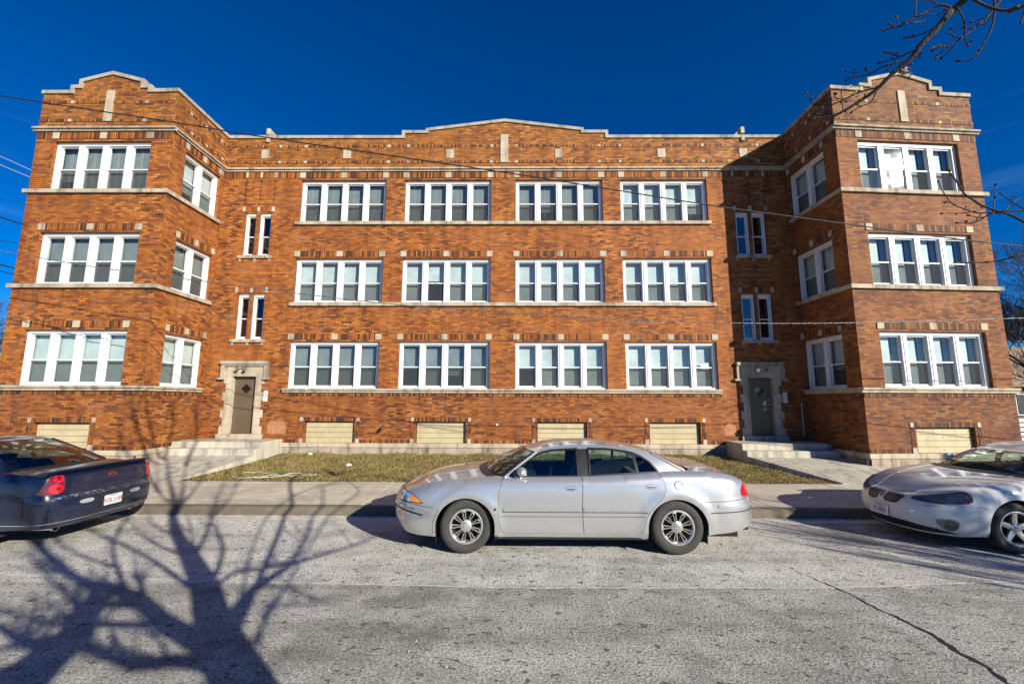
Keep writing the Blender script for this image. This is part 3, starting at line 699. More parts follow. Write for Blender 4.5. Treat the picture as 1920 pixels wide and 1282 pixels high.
# sidewalk slabs as separate flags of one sheet with real open joints
JX = [-60, -30, -16, -12.6, -9.2, -7.6, -5.95, -4.36, -2.82, -1.2, .4, 1.9, 3.3, 4.62, 7.05, 9.4, 12, 15, 30, 60]
mb = MB(); mb2 = MB()
for i in range(len(JX) - 1):
    a, b = JX[i] + .012, JX[i + 1] - .012; dz = rr.uniform(-.003, .003)
    mb.face([(a, 8.105, .15 + dz), (b, 8.105, .15 + dz), (b, 10.33, .152 + dz), (a, 10.33, .152 + dz)])
    for q in (a, b): mb.face([(q, 8.105, .15 + dz), (q, 10.33, .152 + dz), (q, 10.33, .1), (q, 8.105, .1)])
tag(mb.build('sidewalk', M['walk']), kind='structure')
# far ground under everything, lawn surface
def lawn_z(x, y):
    t = max(0, min(1, (y - 10.33) / 3.2)); return .145 + .22 * (t ** 1.1) + .012 * math.sin(x * 2.3 + y * 3) + .01 * math.sin(x * 5.1 - y * 4)
mb = MB(); mb.face([(-500, 8.0, .10), (500, 8.0, .10), (500, 900, .10), (-500, 900, .10)]); mb.face([(-500, -500, -.02), (500, -500, -.02), (500, -1.2, -.02), (-500, -1.2, -.02)])
tag(mb.build('ground', M['soil']), kind='structure')
def lawn(name, x0, x1, y1, nx, ny):
    mb = MB(); rows = [[(x0 + (x1 - x0) * i / nx, 10.34 + (y1 - 10.34) * j / ny, lawn_z(x0 + (x1 - x0) * i / nx, 10.34 + (y1 - 10.34) * j / ny)) for i in range(nx + 1)] for j in range(ny + 1)]
    mb.grid(rows); tag(mb.build(name, M['soil'], smooth=True), kind='structure')
lawn('lawn_ground', -10.0, 9.3, 13.99, 120, 30); lawn('lawn_ground', 9.3, 30, 11.9, 60, 12); lawn('lawn_ground', -30, -10.0, 11.62, 60, 12)
# near-side verge (behind the viewer), so that the reflected world is not empty
mb = MB(); mb.box(-60, 60, -1.35, -1.2, -.02, .15); tag(mb.build('kerb', M['kerb']), kind='structure')
# walks leading to the stoops
def slab(name, pts, zs, th=.16):
    mb = MB(); top = [(p[0], p[1], z) for p, z in zip(pts, zs)]; mb.face(top); n = len(pts)
    for i in range(n):
        a, b = top[i], top[(i + 1) % n]; mb.face([a, (a[0], a[1], a[2] - th - .3), (b[0], b[1], b[2] - th - .3), b])
    return tag(mb.build(name, M['concrete']), kind='structure')
slab('path', [(-9.3, 10.335), (-8.0, 10.335), (-7.50, 12.5), (-9.45, 12.5)], [.157, .157, .47, .47])
slab('path', [(-11.2, 10.335), (-9.31, 10.335), (-9.46, 12.5), (-10.19, 12.5), (-10.19, 11.6), (-11.2, 11.55)], [.157, .157, .455, .455, .33, .30])
slab('path', [(7.72, 10.335), (10.9, 10.335), (9.29, 11.62), (9.26, 12.6), (6.72, 12.6)], [.157, .157, .38, .465, .465])
slab('path', [(7.55, 10.335), (7.70, 10.335), (6.70, 12.6), (6.58, 12.6)], [.175, .175, .49, .49], .2)
# stoops
def stoop(label, steps, grp=None):
    mb = MB()
    for pts, z0, z1 in steps:
        n = len(pts); mb.face([(p[0], p[1], z1) for p in pts])
        for i in range(n):
            a, b = pts[i], pts[(i + 1) % n]; mb.face([(a[0], a[1], z0), (b[0], b[1], z0), (b[0], b[1], z1), (a[0], a[1], z1)])
    o = mb.build('concrete_stoop', M['concrete']); 
    bm = bmesh.new(); bm.from_mesh(o.data); bmesh.ops.remove_doubles(bm, verts=bm.verts, dist=.0005); bm.to_mesh(o.data); bm.free()
    bv = o.modifiers.new('bevel', 'BEVEL'); bv.width = .02; bv.segments = 2; bv.limit_method = 'ANGLE'
    return tag(o, label, 'stoop')
stoop('sunlit concrete stoop with low steps below the left brown door', [([(-10.18, 12.8), (-7.46, 12.8), (-7.46, 13.86), (-10.18, 13.86)], .1, .82), ([(-10.18, 12.5), (-7.48, 12.5), (-7.48, 12.795), (-10.18, 12.795)], .1, .645)])
stoop('half shaded concrete stoop with two steps below the right brown door', [([(6.6, 12.9), (9.23, 12.9), (9.22, 13.86), (6.6, 13.86)], .1, .82), ([(6.58, 12.6), (9.23, 12.6), (9.23, 12.895), (6.58, 12.895)], .1, .64)])
# cracks and seams in the road: thin irregular strips
def crack(name, pts, w, mat, seed=1, z=.004, jit=.03):
    r_ = random.Random(seed); P = []
    for i in range(len(pts) - 1):
        a, b = Vector(pts[i]).to_2d(), Vector(pts[i + 1]).to_2d(); n = max(2, int((b - a).length / .05))
        for k in range(n): P.append(a.lerp(b, k / n))
    P.append(Vector(pts[-1]).to_2d()); mb = MB(); off = 0; L_ = []; R_ = []
    for i, p in enumerate(P):
        t = (P[min(i + 1, len(P) - 1)] - P[max(i - 1, 0)]).normalized(); nrm = Vector((-t.y, t.x)); off = off * .85 + r_.uniform(-jit, jit) * .35
        ww = w * r_.uniform(.35, 1.25) * min(1, (i + 1) / 40) ; q = p + nrm * off; L_.append((q.x + nrm.x * ww / 2, q.y + nrm.y * ww / 2, z)); R_.append((q.x - nrm.x * ww / 2, q.y - nrm.y * ww / 2, z))
    mb.grid([R_, L_]); return tag(mb.build(name, mat), kind='structure')
mcr = plain('tar_filled_crack', (.018, .018, .02), .7, 0, .3, 20); msalt = plain('salt_line', (.62, .60, .55), .9, 0, .25, 18)
crack('road_crack', [(3.26, 5.95), (3.40, 5.5), (3.52, 5.11), (3.60, 4.75), (3.60, 4.5), (3.70, 4.2), (3.66, 3.9), (3.68, 3.65), (3.62, 3.47), (3.55, 2.9)], .042, mcr, 5, jit=.055)
crack('road_crack', [(3.62, 4.3), (3.9, 4.22), (4.2, 4.28)], .012, mcr, 15, jit=.05)
crack('road_crack', [(-1.8, 3.9), (-1.2, 3.75), (-.9, 3.8), (-.3, 3.6)], .010, mcr, 16, jit=.05)
crack('road_crack', [(-.6, 6.1), (-.2, 5.97), (.3, 5.92)], .012, mcr, 6)
crack('road_seam', [(-14, 5.5), (-6.02, 5.27), (-3.42, 5.13), (.19, 5.02), (3.48, 5.08), (5.69, 5.29), (9, 5.5)], .030, msalt, 7, jit=.012)
# grass: very many short blades over the lawn soil
def grass():
    n = 170000; r_ = np.random.default_rng(5); x = r_.uniform(-10, 9.3, n); y = 10.31 + (13.85 - 10.31) * r_.random(n)
    def inside(x, y):
        left = x > (-7.95 + (y - 10.335) * .25)
        right = x < (7.5 - (y - 10.335) * .42)
        return left & right
    n2 = 14000; x2 = r_.uniform(9.5, 15, n2); y2 = 10.4 + 1.15 * r_.random(n2)
    k = inside(x, y); k2 = x2 > 11.5 - (y2 - 10.335) * 1.7
    x = np.concatenate([x[k], x2[k2]]); y = np.concatenate([y[k], y2[k2]]); n = len(x)
    pn = np.sin(x * 1.7 + 1.3 * np.sin(y * 2.1)) * np.cos(y * 2.9 + np.sin(x * 3.3)) + .6 * np.sin(x * 7.1) * np.cos(y * 6.3)
    keep = r_.random(n) < np.clip(.55 + .40 * pn + np.where(y < 10.62, -.25, 0), .12, 1); x = x[keep]; y = y[keep]; pn = pn[keep]; n = len(x)
    t = np.clip((y - 10.33) / 3.2, 0, 1); z = .145 + .22 * t ** 1.1 + .012 * np.sin(x * 2.3 + y * 3) + .01 * np.sin(x * 5.1 - y * 4)
    h = r_.uniform(.018, .055, n) * (1 + .35 * pn.clip(-1, 1)); w = r_.uniform(.004, .009, n); a = r_.uniform(0, 6.283, n); ln = r_.uniform(.3, 1.3, n) * h; la = r_.uniform(0, 6.283, n)
    v = np.zeros((n, 3, 3)); v[:, 0] = np.stack([x - np.cos(a) * w, y - np.sin(a) * w, z - .004], 1); v[:, 1] = np.stack([x + np.cos(a) * w, y + np.sin(a) * w, z - .004], 1)
    v[:, 2] = np.stack([x + np.cos(la) * ln, y + np.sin(la) * ln, z + h], 1)
    me = bpy.data.meshes.new('lawn_grass'); me.vertices.add(n * 3); me.vertices.foreach_set('co', v.ravel()); me.loops.add(n * 3); me.loops.foreach_set('vertex_index', np.arange(n * 3))
    me.polygons.add(n); me.polygons.foreach_set('loop_start', np.arange(n) * 3); me.polygons.foreach_set('loop_total', np.full(n, 3))
    at = me.attributes.new('tone', 'FLOAT', 'FACE'); at.data.foreach_set('value', np.clip(.5 + .22 * pn + r_.normal(0, .22, n), 0, 1).astype(np.float32))
    me.update(); m = NT('winter_grass'); A = m.n('Attribute', attribute_name='tone')
    c = m.ramp(A.outputs['Fac'], [(0, (.50, .36, .16)), (.4, (.36, .265, .10)), (.66, (.20, .18, .055)), (1, (.08, .10, .03))]); m.set(c, .75, spec=.2); me.materials.append(m.m)
    o = bpy.data.objects.new('lawn_grass', me); COL.objects.link(o); tag(o, 'patchy yellow green winter grass between the two stoops', 'grass', kind='stuff')
grass()
# dead leaves scattered along the lawn edge
def leaves():
    mb = MB(); r_ = random.Random(11)
    for k in range(2200):
        x = r_.uniform(-7.9, 7.3) if k % 3 else r_.uniform(2.5, 7.3); y = 10.36 + abs(r_.gauss(0, .35)) if k % 2 else r_.uniform(10.4, 13.4)
        if x < -7.9 + (y - 10.3) * .25 or x > 7.45 - (y - 10.3) * .42: continue
        s_ = r_.uniform(.012, .04); a = r_.uniform(0, 6.28); z = lawn_z(x, y) + r_.uniform(.004, .035); ca, sa = math.cos(a) * s_, math.sin(a) * s_; q = r_.uniform(-.4, .6) * s_
        mb.face([(x - ca, y - sa, z), (x + sa * .6, y - ca * .6, z + q), (x + ca, y + sa, z), (x - sa * .6, y + ca * .6, z + q)])
    m = NT('dead_leaf'); nz = m.noise(m.obj(), 7, 2); m.set(m.ramp(nz, [(.35, (.16, .08, .035)), (.5, (.34, .2, .09)), (.65, (.50, .42, .3))]), .8)
    tag(mb.build('dead_leaves', m.m), 'brown dead leaves scattered through the lawn and along its edge', 'leaves', kind='stuff')
leaves()
# litter
def blobpaper(name, x, y, r0, label, col, cat):
    r_ = random.Random(int(x * 100)); mb = MB(); rows = []
    for j in range(5):
        f = j / 4; rows.append([(x + math.cos(t) * r0 * (1 - f * .8) * r_.uniform(.75, 1.2), y + math.sin(t) * r0 * .8 * (1 - f * .8) * r_.uniform(.75, 1.2), lawn_z(x, y) + .01 + .05 * math.sin(f * 1.57) + r_.uniform(-.008, .008)) for t in [2 * math.pi * k / 11 for k in range(11)]])
    mb.grid(rows, close=True); mb.fan(rows[-1]); tag(mb.build(name, col), label, cat)
blobpaper('paper_scrap', -4.6, 12.05, .085, 'crumpled white paper scrap lying in the middle of the lawn', M['plastic'], 'litter')
blobpaper('plastic_bag', -6.35, 13.45, .09, 'small white plastic bag against the footing under the first basement board', M['plastic'], 'litter')
blobpaper('snack_wrapper', -6.75, 12.9, .10, 'dark red wrapper on the dirt beside the left stoop', plain('wrapper', (.16, .03, .05), .4), 'litter')
mb = MB()
P = [(-6.9, 11.05), (-6.6, 11.2), (-6.1, 11.05), (-5.9, 10.85), (-6.3, 10.62), (-6.7, 10.6), (-7.0, 10.75)]
P2 = [(-6.55, 10.62), (-6.1, 10.56), (-5.75, 10.8), (-5.55, 11.0), (-5.2, 11.0), (-4.95, 10.92), (-5.5, 10.78), (-5.9, 10.66)]
for Q in (P, P2):
    pts = []
    for i in range(len(Q) - 1):
        for k in range(6):
            a = Vector(Q[i]).lerp(Vector(Q[i + 1]), k / 6); pts.append((a.x, a.y, lawn_z(a.x, a.y) + .035 + .012 * math.sin(i * 2 + k)))
    mb.tube(pts, .0055, 6)
tag(mb.build('cable', M['plastic'], smooth=True), 'loose white cable looped on the lawn edge near the sidewalk', 'cable')

def grit():
    mb = MB(); r_ = random.Random(31)
    for k in range(1500):
        x = r_.uniform(-9, 9); y = 7.92 - abs(r_.gauss(0, .12)) if k % 3 else r_.uniform(3.2, 7.9); s_ = r_.uniform(.004, .014); a = r_.uniform(0, 6.28); z = .006
        P_ = [(x + math.cos(a + t) * s_, y + math.sin(a + t) * s_ * r_.uniform(.6, 1), z) for t in (0, 1.6, 3.1, 4.7)]; top = (x, y, z + s_ * .8)
        for i in range(4): mb.face([P_[i], P_[(i + 1) % 4], top])
    m = NT('loose_grit'); nz = m.noise(m.obj(), 9, 2); m.set(m.ramp(nz, [(.4, (.06, .05, .04)), (.5, (.25, .2, .15)), (.6, (.6, .56, .5))]), .9); tag(mb.build('kerbside_grit', m.m), 'loose grit and small stones on the road, thickest along the kerb', 'grit', kind='stuff')
grit()
# ------------------------------------------------------------------ cars
def paint(name, col, metal=.0, rough=.28, flake=0, dirt=.0, coat=.8):
    m = NT(name); v = m.obj(); n1 = m.noise(v, 3, 5, .6); n2 = m.noise(v, 300, 2, .6)
    c = m.mix(m.math('MULTIPLY', n2, flake), col, tuple(min(1, x * 1.5 + .03) for x in col)) if flake else m.mix(0, col, col)
    sx = m.n('SeparateXYZ'); m.l(v, sx.inputs[0])
    r_ = rough
    if dirt:
        low = m.ramp(sx.outputs['Z'], [(.1, 1), (.55, .12)]); mps = m.n('Mapping'); mps.inputs['Scale'].default_value = (1.5, 1.5, .5); m.l(v, mps.inputs[0])
        d = m.math('MULTIPLY', m.math('ADD', low, .15), m.ramp(m.noise(mps.outputs[0], 2.6, 3, .5), [(.3, .3), (.7, 1)])); d = m.math('MULTIPLY', d, dirt, True)
        c = m.mix(d, c, (.42, .40, .36)); r_ = m.math('ADD', m.math('MULTIPLY', d, .5), rough, True)
    m.set(c, r_, metal, spec=.5, Coat_Weight=coat, Coat_Roughness=.06)
    return m.m
M['silver'] = paint('silver_metallic', (.58, .585, .575), .68, .26, 0, .16)
M['navy'] = paint('navy_metallic', (.002, .008, .034), .1, .22, 0, .08, .6)
M['offwhite'] = paint('off_white_paint', (.66, .65, .60), .0, .34, 0, .22)
M['carglass'] = pane_mat('car_glass', (.62, .80, .75), .9, .004)
M['darkglass'] = pane_mat('dusty_rear_glass', (.18, .2, .2), 1.2, .05)
M['rubber'] = plain('tyre_rubber', (.038, .036, .033), .78, 0, .25, 14, .003, )
M['black'] = plain('black_trim', (.014, .014, .015), .42)
M['under'] = plain('underbody', (.01, .01, .01), .9)
M['gloss'] = plain('gloss_black', (.01, .01, .01), .15)
M['seat'] = plain('grey_seat_cloth', (.12, .125, .13), .9)
M['alloy'] = plain('bright_wheel_cover', (.62, .60, .56), .28, .75, .08, 12)
M['bulb'] = NT('lamp_reflector').set((.22, .24, .26), .15, .7, Coat_Weight=1.0)
M['amber'] = NT('amber_lens').set((.85, .26, .01), .12, Coat_Weight=1.0)
M['red'] = NT('red_lens').set((.55, .006, .012), .12, Coat_Weight=1.0)
M['reddark'] = NT('dark_red_lens').set((.16, .004, .008), .12, Coat_Weight=1.0)
M['clear'] = NT('headlamp_lens').set((.62, .66, .68), .08, .6, Coat_Weight=1.0)
M['lampdark'] = NT('smoked_headlamp_lens').set((.085, .09, .085), .12, .3, Coat_Weight=1.0)
M['gap_shade'] = NT('shut_and_shade_line').set((.006, .006, .006), .9)
M['platew'] = plain('licence_plate_white', (.62, .66, .70), .4)
M['plater'] = plain('plate_red', (.35, .03, .02), .5)
M['plateb'] = plain('plate_blue', (.04, .10, .30), .5)

def interp(tab):
    xs = np.array([t[0] for t in tab], float); ys = np.array([t[1] for t in tab], float)
    # monotone cubic (Fritsch-Carlson)
    h = np.diff(xs); d = np.diff(ys) / h; m = np.zeros(len(xs)); m[0] = d[0]; m[-1] = d[-1]
    for i in range(1, len(xs) - 1):
        m[i] = 0 if d[i - 1] * d[i] <= 0 else 2 * d[i - 1] * d[i] / (d[i - 1] + d[i])
    def f(x):
        if x <= xs[0]: return float(ys[0])
        if x >= xs[-1]: return float(ys[-1])
        i = int(np.searchsorted(xs, x) - 1); t = (x - xs[i]) / h[i]
        return float((2*t**3 - 3*t**2 + 1) * ys[i] + (t**3 - 2*t**2 + t) * h[i] * m[i] + (-2*t**3 + 3*t**2) * ys[i + 1] + (t**3 - t**2) * h[i] * m[i + 1])
    return f
def inpoly(x, y, P):
    c = False; n = len(P); j = n - 1
    for i in range(n):
        if (P[i][1] > y) != (P[j][1] > y) and x < (P[j][0] - P[i][0]) * (y - P[i][1]) / (P[j][1] - P[i][1]) + P[i][0]: c = not c
        j = i
    return c
def dense(P, step, closed=True):
    out = []; n = len(P)
    for i in range(n if closed else n - 1):
        a = P[i]; b = P[(i + 1) % n]; l = math.hypot(b[0] - a[0], b[1] - a[1]); k = max(1, int(math.ceil(l / step)))
        for j in range(k): out.append((a[0] + (b[0] - a[0]) * j / k, a[1] + (b[1] - a[1]) * j / k))
    if not closed: out.append(tuple(P[-1]))
    return out
def smoothpoly(P, it=2):
    for _ in range(it):
        Q = []
        for i in range(len(P)):
            a = P[i]; b = P[(i + 1) % len(P)]
            Q += [(a[0] * .75 + b[0] * .25, a[1] * .75 + b[1] * .25), (a[0] * .25 + b[0] * .75, a[1] * .25 + b[1] * .75)]
        P = Q
    return P
def ellipse(cx_, cy_, rx, ry, n=24, a0=0): return [(cx_ + rx * math.cos(a0 + 2 * math.pi * k / n), cy_ + ry * math.sin(a0 + 2 * math.pi * k / n)) for k in range(n)]
def offsetpoly(P, d):
    """shrink (d>0) a polygon"""
    n = len(P); A = sum(P[i][0] * P[(i + 1) % n][1] - P[(i + 1) % n][0] * P[i][1] for i in range(n)); s = 1 if A > 0 else -1; out = []
    for i in range(n):
        a, b, c = P[i - 1], P[i], P[(i + 1) % n]
        t1 = Vector((b[0] - a[0], b[1] - a[1])); t2 = Vector((c[0] - b[0], c[1] - b[1]))
        if t1.length < 1e-9 or t2.length < 1e-9: out.append(b); continue
        t1.normalize(); t2.normalize(); n1 = Vector((-t1.y, t1.x)) * s; n2 = Vector((-t2.y, t2.x)) * s; m_ = n1 + n2
        if m_.length < .2: out.append((b[0] + n1.x * d, b[1] + n1.y * d)); continue
        m_ = m_ / max(.5, (1 + n1.dot(n2))); out.append((b[0] + m_.x * d, b[1] + m_.y * d))
    return out
def patch(outline, fn, holes=(), step=.05, off=0., rim=0., flip=False, name=None, mat=None, parent=None, mb=None, mi=0, estep=None):
    """mesh a planar outline (with holes) by constrained Delaunay and map it through fn(a, b) -> Vector; rim = wall depth inwards"""
    es = estep or step; O = dense(outline, es); H = [dense(h, es) for h in holes]
    V = []; E = []
    for ring in [O] + H:
        n0 = len(V); V += ring; E += [(n0 + i, n0 + (i + 1) % len(ring)) for i in range(len(ring))]
    nb = len(V)
    xs = [p[0] for p in O]; ys = [p[1] for p in O]; allp = np.array(V)
    i0, i1 = int(min(xs) / step) - 1, int(max(xs) / step) + 2; j0, j1 = int(min(ys) / step) - 1, int(max(ys) / step) + 2
    for i in range(i0, i1):
        for j in range(j0, j1):
            p = ((i + .5 * (j % 2)) * step, j * step)
            if not inpoly(*p, O) or any(inpoly(*p, h) for h in H): continue
            if np.min((allp[:, 0] - p[0]) ** 2 + (allp[:, 1] - p[1]) ** 2) < (step * .45) ** 2: continue
            V.append(p)
    vo, eo, fo, ov, oe, of = delaunay_2d_cdt([Vector(v) for v in V], E, [], 0, 1e-7)
    def nrm(a, b, e=.004):
        pa = fn(a + e, b) - fn(a - e, b); pb = fn(a, b + e) - fn(a, b - e); n = pa.cross(pb); return n.normalized() if n.length > 1e-12 else Vector((0, 0, 1))
    sgn = -1 if flip else 1
    pos = []; nor = []
    for v in vo:
        p = fn(v.x, v.y); n_ = nrm(v.x, v.y) * sgn; nor.append(n_); pos.append(p + n_ * off)
    own = mb is None; mb = mb or MB(); n0 = len(mb.v); mb.v += [tuple(p) for p in pos]
    for f in fo:
        cxx = sum(vo[k].x for k in f) / len(f); cyy = sum(vo[k].y for k in f) / len(f)
        if not inpoly(cxx, cyy, O) or any(inpoly(cxx, cyy, h) for h in H): continue
        a, b, c = (vo[k] for k in f[:3]); ar = (b.x - a.x) * (c.y - a.y) - (c.x - a.x) * (b.y - a.y)
        idx = list(f) if (ar > 0) != flip else list(f)[::-1]
        mb.f.append(tuple(n0 + k for k in idx)); mb.mi.append(mi); mb.uv += [(vo[k].x, vo[k].y) for k in idx]
    if rim:
        for r_i, ring in enumerate([O] + H):
            m0 = len(mb.v); up = []
            for q in ring:
                p = fn(*q); n_ = nrm(*q) * sgn; mb.v.append(tuple(p + n_ * off)); mb.v.append(tuple(p + n_ * (off - rim)))
            k = len(ring)
            for i in range(k):
                a = m0 + 2 * i; b = m0 + 2 * ((i + 1) % k)
                mb.f.append((a, a + 1, b + 1, b)); mb.mi.append(mi); mb.uv += [(0, 0)] * 4
    if own: return mb.build(name, mat, parent, smooth=True, angle=42)
    return mb
def child(mb, name, mat, parent, smooth=True, angle=40):
    o = mb.build(name, mat, None, smooth=smooth, angle=angle); o.parent = parent; return o

class Car:
    def __init__(c, P):
        c.__dict__.update(P); W2 = c.W / 2
        # plan curve from nose centre (s negative side) round the near side to the tail centre, by arc length; s == x on the straight flank
        def corner(xt, xs, pw):     # tip x, straight start x, exponent; returns points from straight to tip
            L_ = abs(xt - xs); out = []
            for k in range(0, 61):
                a = k / 60 * math.pi / 2; out.append((xs + (xt - xs) * math.sin(a) ** (2 / pw), -W2 * math.cos(a) ** (2 / pw)))
            return out
        nf = corner(c.nose, c.nose_s, c.nose_p); tf = corner(c.tail, c.tail_s, c.tail_p)
        def arc(pts, s0, sg):
            S = [s0]
            for a, b in zip(pts, pts[1:]): S.append(S[-1] + sg * math.hypot(b[0] - a[0], b[1] - a[1]))
            return S
        sn = arc(nf, c.nose_s, -1); st = arc(tf, c.tail_s, 1)
        S = sn[::-1] + st; Pp = nf[::-1] + tf
        # waist: slight plan taper of the flanks
        c.S = np.array(S); c.PX = np.array([p[0] for p in Pp]); c.PY = np.array([p[1] for p in Pp]); c.s0, c.s1 = S[0], S[-1]
        # remove duplicates
        k = np.concatenate([[True], np.diff(c.S) > 1e-7]); c.S, c.PX, c.PY = c.S[k], c.PX[k], c.PY[k]
        fr = lambda T: (lambda z, f=interp(T): f(z))
        c.fs, c.fn_, c.ft = interp(c.side_in), interp(c.nose_in), interp(c.tail_in)
        c.fz = interp(c.shoulder); c.fl = interp(c.lower)
    def plan(c, s):
        s = max(c.s0, min(c.s1, s)); x = float(np.interp(s, c.S, c.PX)); y = float(np.interp(s, c.S, c.PY)); e = .01
        a, b = max(c.s0, s - e), min(c.s1, s + e)
        tx = float(np.interp(b, c.S, c.PX) - np.interp(a, c.S, c.PX)); ty = float(np.interp(b, c.S, c.PY) - np.interp(a, c.S, c.PY)); l = math.hypot(tx, ty) or 1
        return x, y, ty / l, -tx / l        # outward normal for a path running +x along y<0 is -y
    def sx(c, x):
        """arc coordinate of a point of the plan curve with given x (near side)"""
        return float(np.interp(x, c.PX, c.S))
    def P(c, s, z):
        x, y, nx, ny = c.plan(s)
        wn = 0; wt = 0
        if s < c.nose_s + .25: t = min(1, (c.nose_s + .25 - s) / (c.nose_s + .25 - c.s0)); wn = t * t * (3 - 2 * t)
        if s > c.tail_s - .25: t = min(1, (s - c.tail_s + .25) / (c.s1 - c.tail_s + .25)); wt = t * t * (3 - 2 * t)
        zt = c.fz(s); q = z
        ins = c.fs(q) * (1 - wn - wt) + c.fn_(q) * wn + c.ft(q) * wt
        r_ = c.rsh + (c.rshn - c.rsh) * wn + (c.rsht - c.rsh) * wt
        d = z - (zt - r_)
        if d > 0: ins += r_ * (1 - math.sqrt(max(0, 1 - (min(d, r_) / r_) ** 2))) * .9
        # swelling round the wheel arches
        for ax in (c.fax, c.rax):
            dd = math.hypot(s - ax, (z - c.wr) * 1.0); ins -= .022 * math.exp(-((dd - c.ar - .03) / .07) ** 2) * (1 - wn - wt)
        return Vector((x - nx * ins, y - ny * ins, z))
    def top(c, s): return c.P(s, c.fz(s))

def mirror_obj(o, cy, parent):
    """real mirrored copy of a near-side part for the far side (local y -> -y)"""
    me = o.data.copy(); co = np.empty(len(me.vertices) * 3); me.vertices.foreach_get('co', co); co = co.reshape(-1, 3); co[:, 1] *= -1; me.vertices.foreach_set('co', co.ravel()); me.flip_normals(); me.update()
    n = bpy.data.objects.new(o.name.split('.')[0], me); COL.objects.link(n); n.parent = parent
    for k in ('label', 'kind'):
        if k in o: n[k] = o[k]
    return n

def wheel(parent, x, y, side, r, rimr, style, steer=0., width=.21):
    """side -1: outer face towards -y"""
    mb = MB(); w = width
    prof = [(rimr - .008, -w * .36), (rimr + .012, -w * .47), (rimr + .05, -w * .52), (r - .045, -w * .515), (r - .018, -w * .46), (r - .004, -w * .38), (r, -w * .25), (r, w * .25), (r - .004, w * .38), (r - .03, w * .5), (rimr, w * .45), (rimr - .01, w * .3)]
    # tread: shallow zig-zag grooves as alternate radii
    n = 72; rows = []
    for i, (rr_, a) in enumerate(prof):
        row = []
        for k in range(n):
            t = 2 * math.pi * k / n; g = .005 * (k % 2) if 4 <= i <= 8 else 0; q = rr_ - g
            row.append((math.cos(t) * q, a, math.sin(t) * q))
        rows.append(row)
    mb.grid(rows, 0, True)
    def fin(o):
        for v in o.data.vertices:
            X, Y, Z = v.co; Y = Y * (-side); cs, sn = math.cos(steer), math.sin(steer)
            v.co = (x + X * cs - Y * sn, y + X * sn + Y * cs, Z + r)
        if side > 0: o.data.flip_normals()
        return o
    root = bpy.data.objects.new('wheel', None); COL.objects.link(root); root.parent = parent; root.empty_display_size = .1
    o = mb.build('tyre', M['rubber'], None, smooth=True, angle=35); o.parent = root; fin(o)
    rb = MB(); rb.lathe([(0, -.01), (rimr * .96, -.01)], (0, .03, 0), 'y', 40); o = rb.build('brake_disc', M['under'], None); o.parent = root; fin(o)
    rm = MB(); rm.lathe([(rimr + .006, -w * .44), (rimr + .004, -w * .49), (rimr - .008, -w * .5), (rimr - .022, -w * .44), (rimr - .028, -w * .30), (rimr - .03, w * .2)], (0, 0, 0), 'y', 56)
    y0 = -w * .43
    def spoke(a, r0, r1, w0, w1, h0, h1, th=.022):
        ca, sa = math.cos(a), math.sin(a); T = lambda rr_, q, d: (ca * rr_ - sa * q, d, sa * rr_ + ca * q); nseg = 4; L_ = []
        for k in range(nseg + 1):
            f = k / nseg; rr_ = r0 + (r1 - r0) * f; ww = w0 + (w1 - w0) * f; d = h0 + (h1 - h0) * f + .004 * math.sin(f * math.pi)
            L_.append([T(rr_, -ww, d + th), T(rr_, -ww, d + .004), T(rr_, -ww * .6, d), T(rr_, ww * .6, d), T(rr_, ww, d + .004), T(rr_, ww, d + th)])
        rm.grid(L_)
    if style == 'cover9':
        for k in range(9):
            a = 2 * math.pi * k / 9 + .35
            for dq in (-.125, .125): spoke(a + dq * .9, rimr * .28, rimr - .014, .0045, .0065, y0 + .012, y0 + .004, .03)
            ca, sa = math.cos(a), math.sin(a); rr_ = rimr * .88
            spoke(a, rimr * .84, rimr * .90, .018, .020, y0 + .006, y0 + .005, .02)
        rm.lathe([(rimr * .36, y0 + .05), (rimr * .34, y0 + .018), (rimr * .20, y0 + .006), (rimr * .17, y0 - .004), (0, y0 - .006)], (0, 0, 0), 'y', 40)
    else:
        for k in range(5):
            a = 2 * math.pi * k / 5 + .28; spoke(a, rimr * .2, rimr - .012, .036, .030, y0 + .022, y0 + .006, .04)
        rm.lathe([(rimr * .34, y0 + .06), (rimr * .32, y0 + .026), (rimr * .16, y0 + .016), (0, y0 + .014)], (0, 0, 0), 'y', 30)
    o = rm.build('rim', M['alloy'], None, smooth=True, angle=30); o.parent = root; fin(o)
    hb = MB()
    if style == 'cover9': hb.lathe([(rimr * .135, y0 - .004), (rimr * .13, y0 - .009), (0, y0 - .009)], (0, 0, 0), 'y', 24)
    else:
        hb.lathe([(rimr * .14, y0 + .014), (rimr * .13, y0 + .008), (0, y0 + .008)], (0, 0, 0), 'y', 24)
        for k in range(5):
            a = 2 * math.pi * k / 5 + .28 + .628; hb.lathe([(.013, 0), (.012, -.012), (0, -.012)], (math.cos(a) * rimr * .26, y0 + .02, math.sin(a) * rimr * .26), 'y', 8)
    o = hb.build('hub_cap', M['grey'] if style == 'cover9' else M['chrome'], None, smooth=True, angle=40); o.parent = root; fin(o)
    return root

def text_mesh(txt, size, fn, parent, mat, name='plate_text', sx=1.0, thick=.001):
    cu = bpy.data.curves.new(name, 'FONT'); cu.body = txt; cu.size = size; cu.extrude = thick; cu.align_x = 'CENTER'; cu.align_y = 'CENTER'; cu.resolution_u = 3
    to = bpy.data.objects.new(name, cu); COL.objects.link(to); dg = bpy.context.evaluated_depsgraph_get(); dg.update(); me = bpy.data.meshes.new_from_object(to.evaluated_get(dg))
    bpy.data.objects.remove(to); me.materials.clear(); me.materials.append(mat)
    for v in me.vertices: v.co = fn(v.co.x * sx, v.co.y, v.co.z)
    o = bpy.data.objects.new(name, me); COL.objects.link(o); o.parent = parent; return o

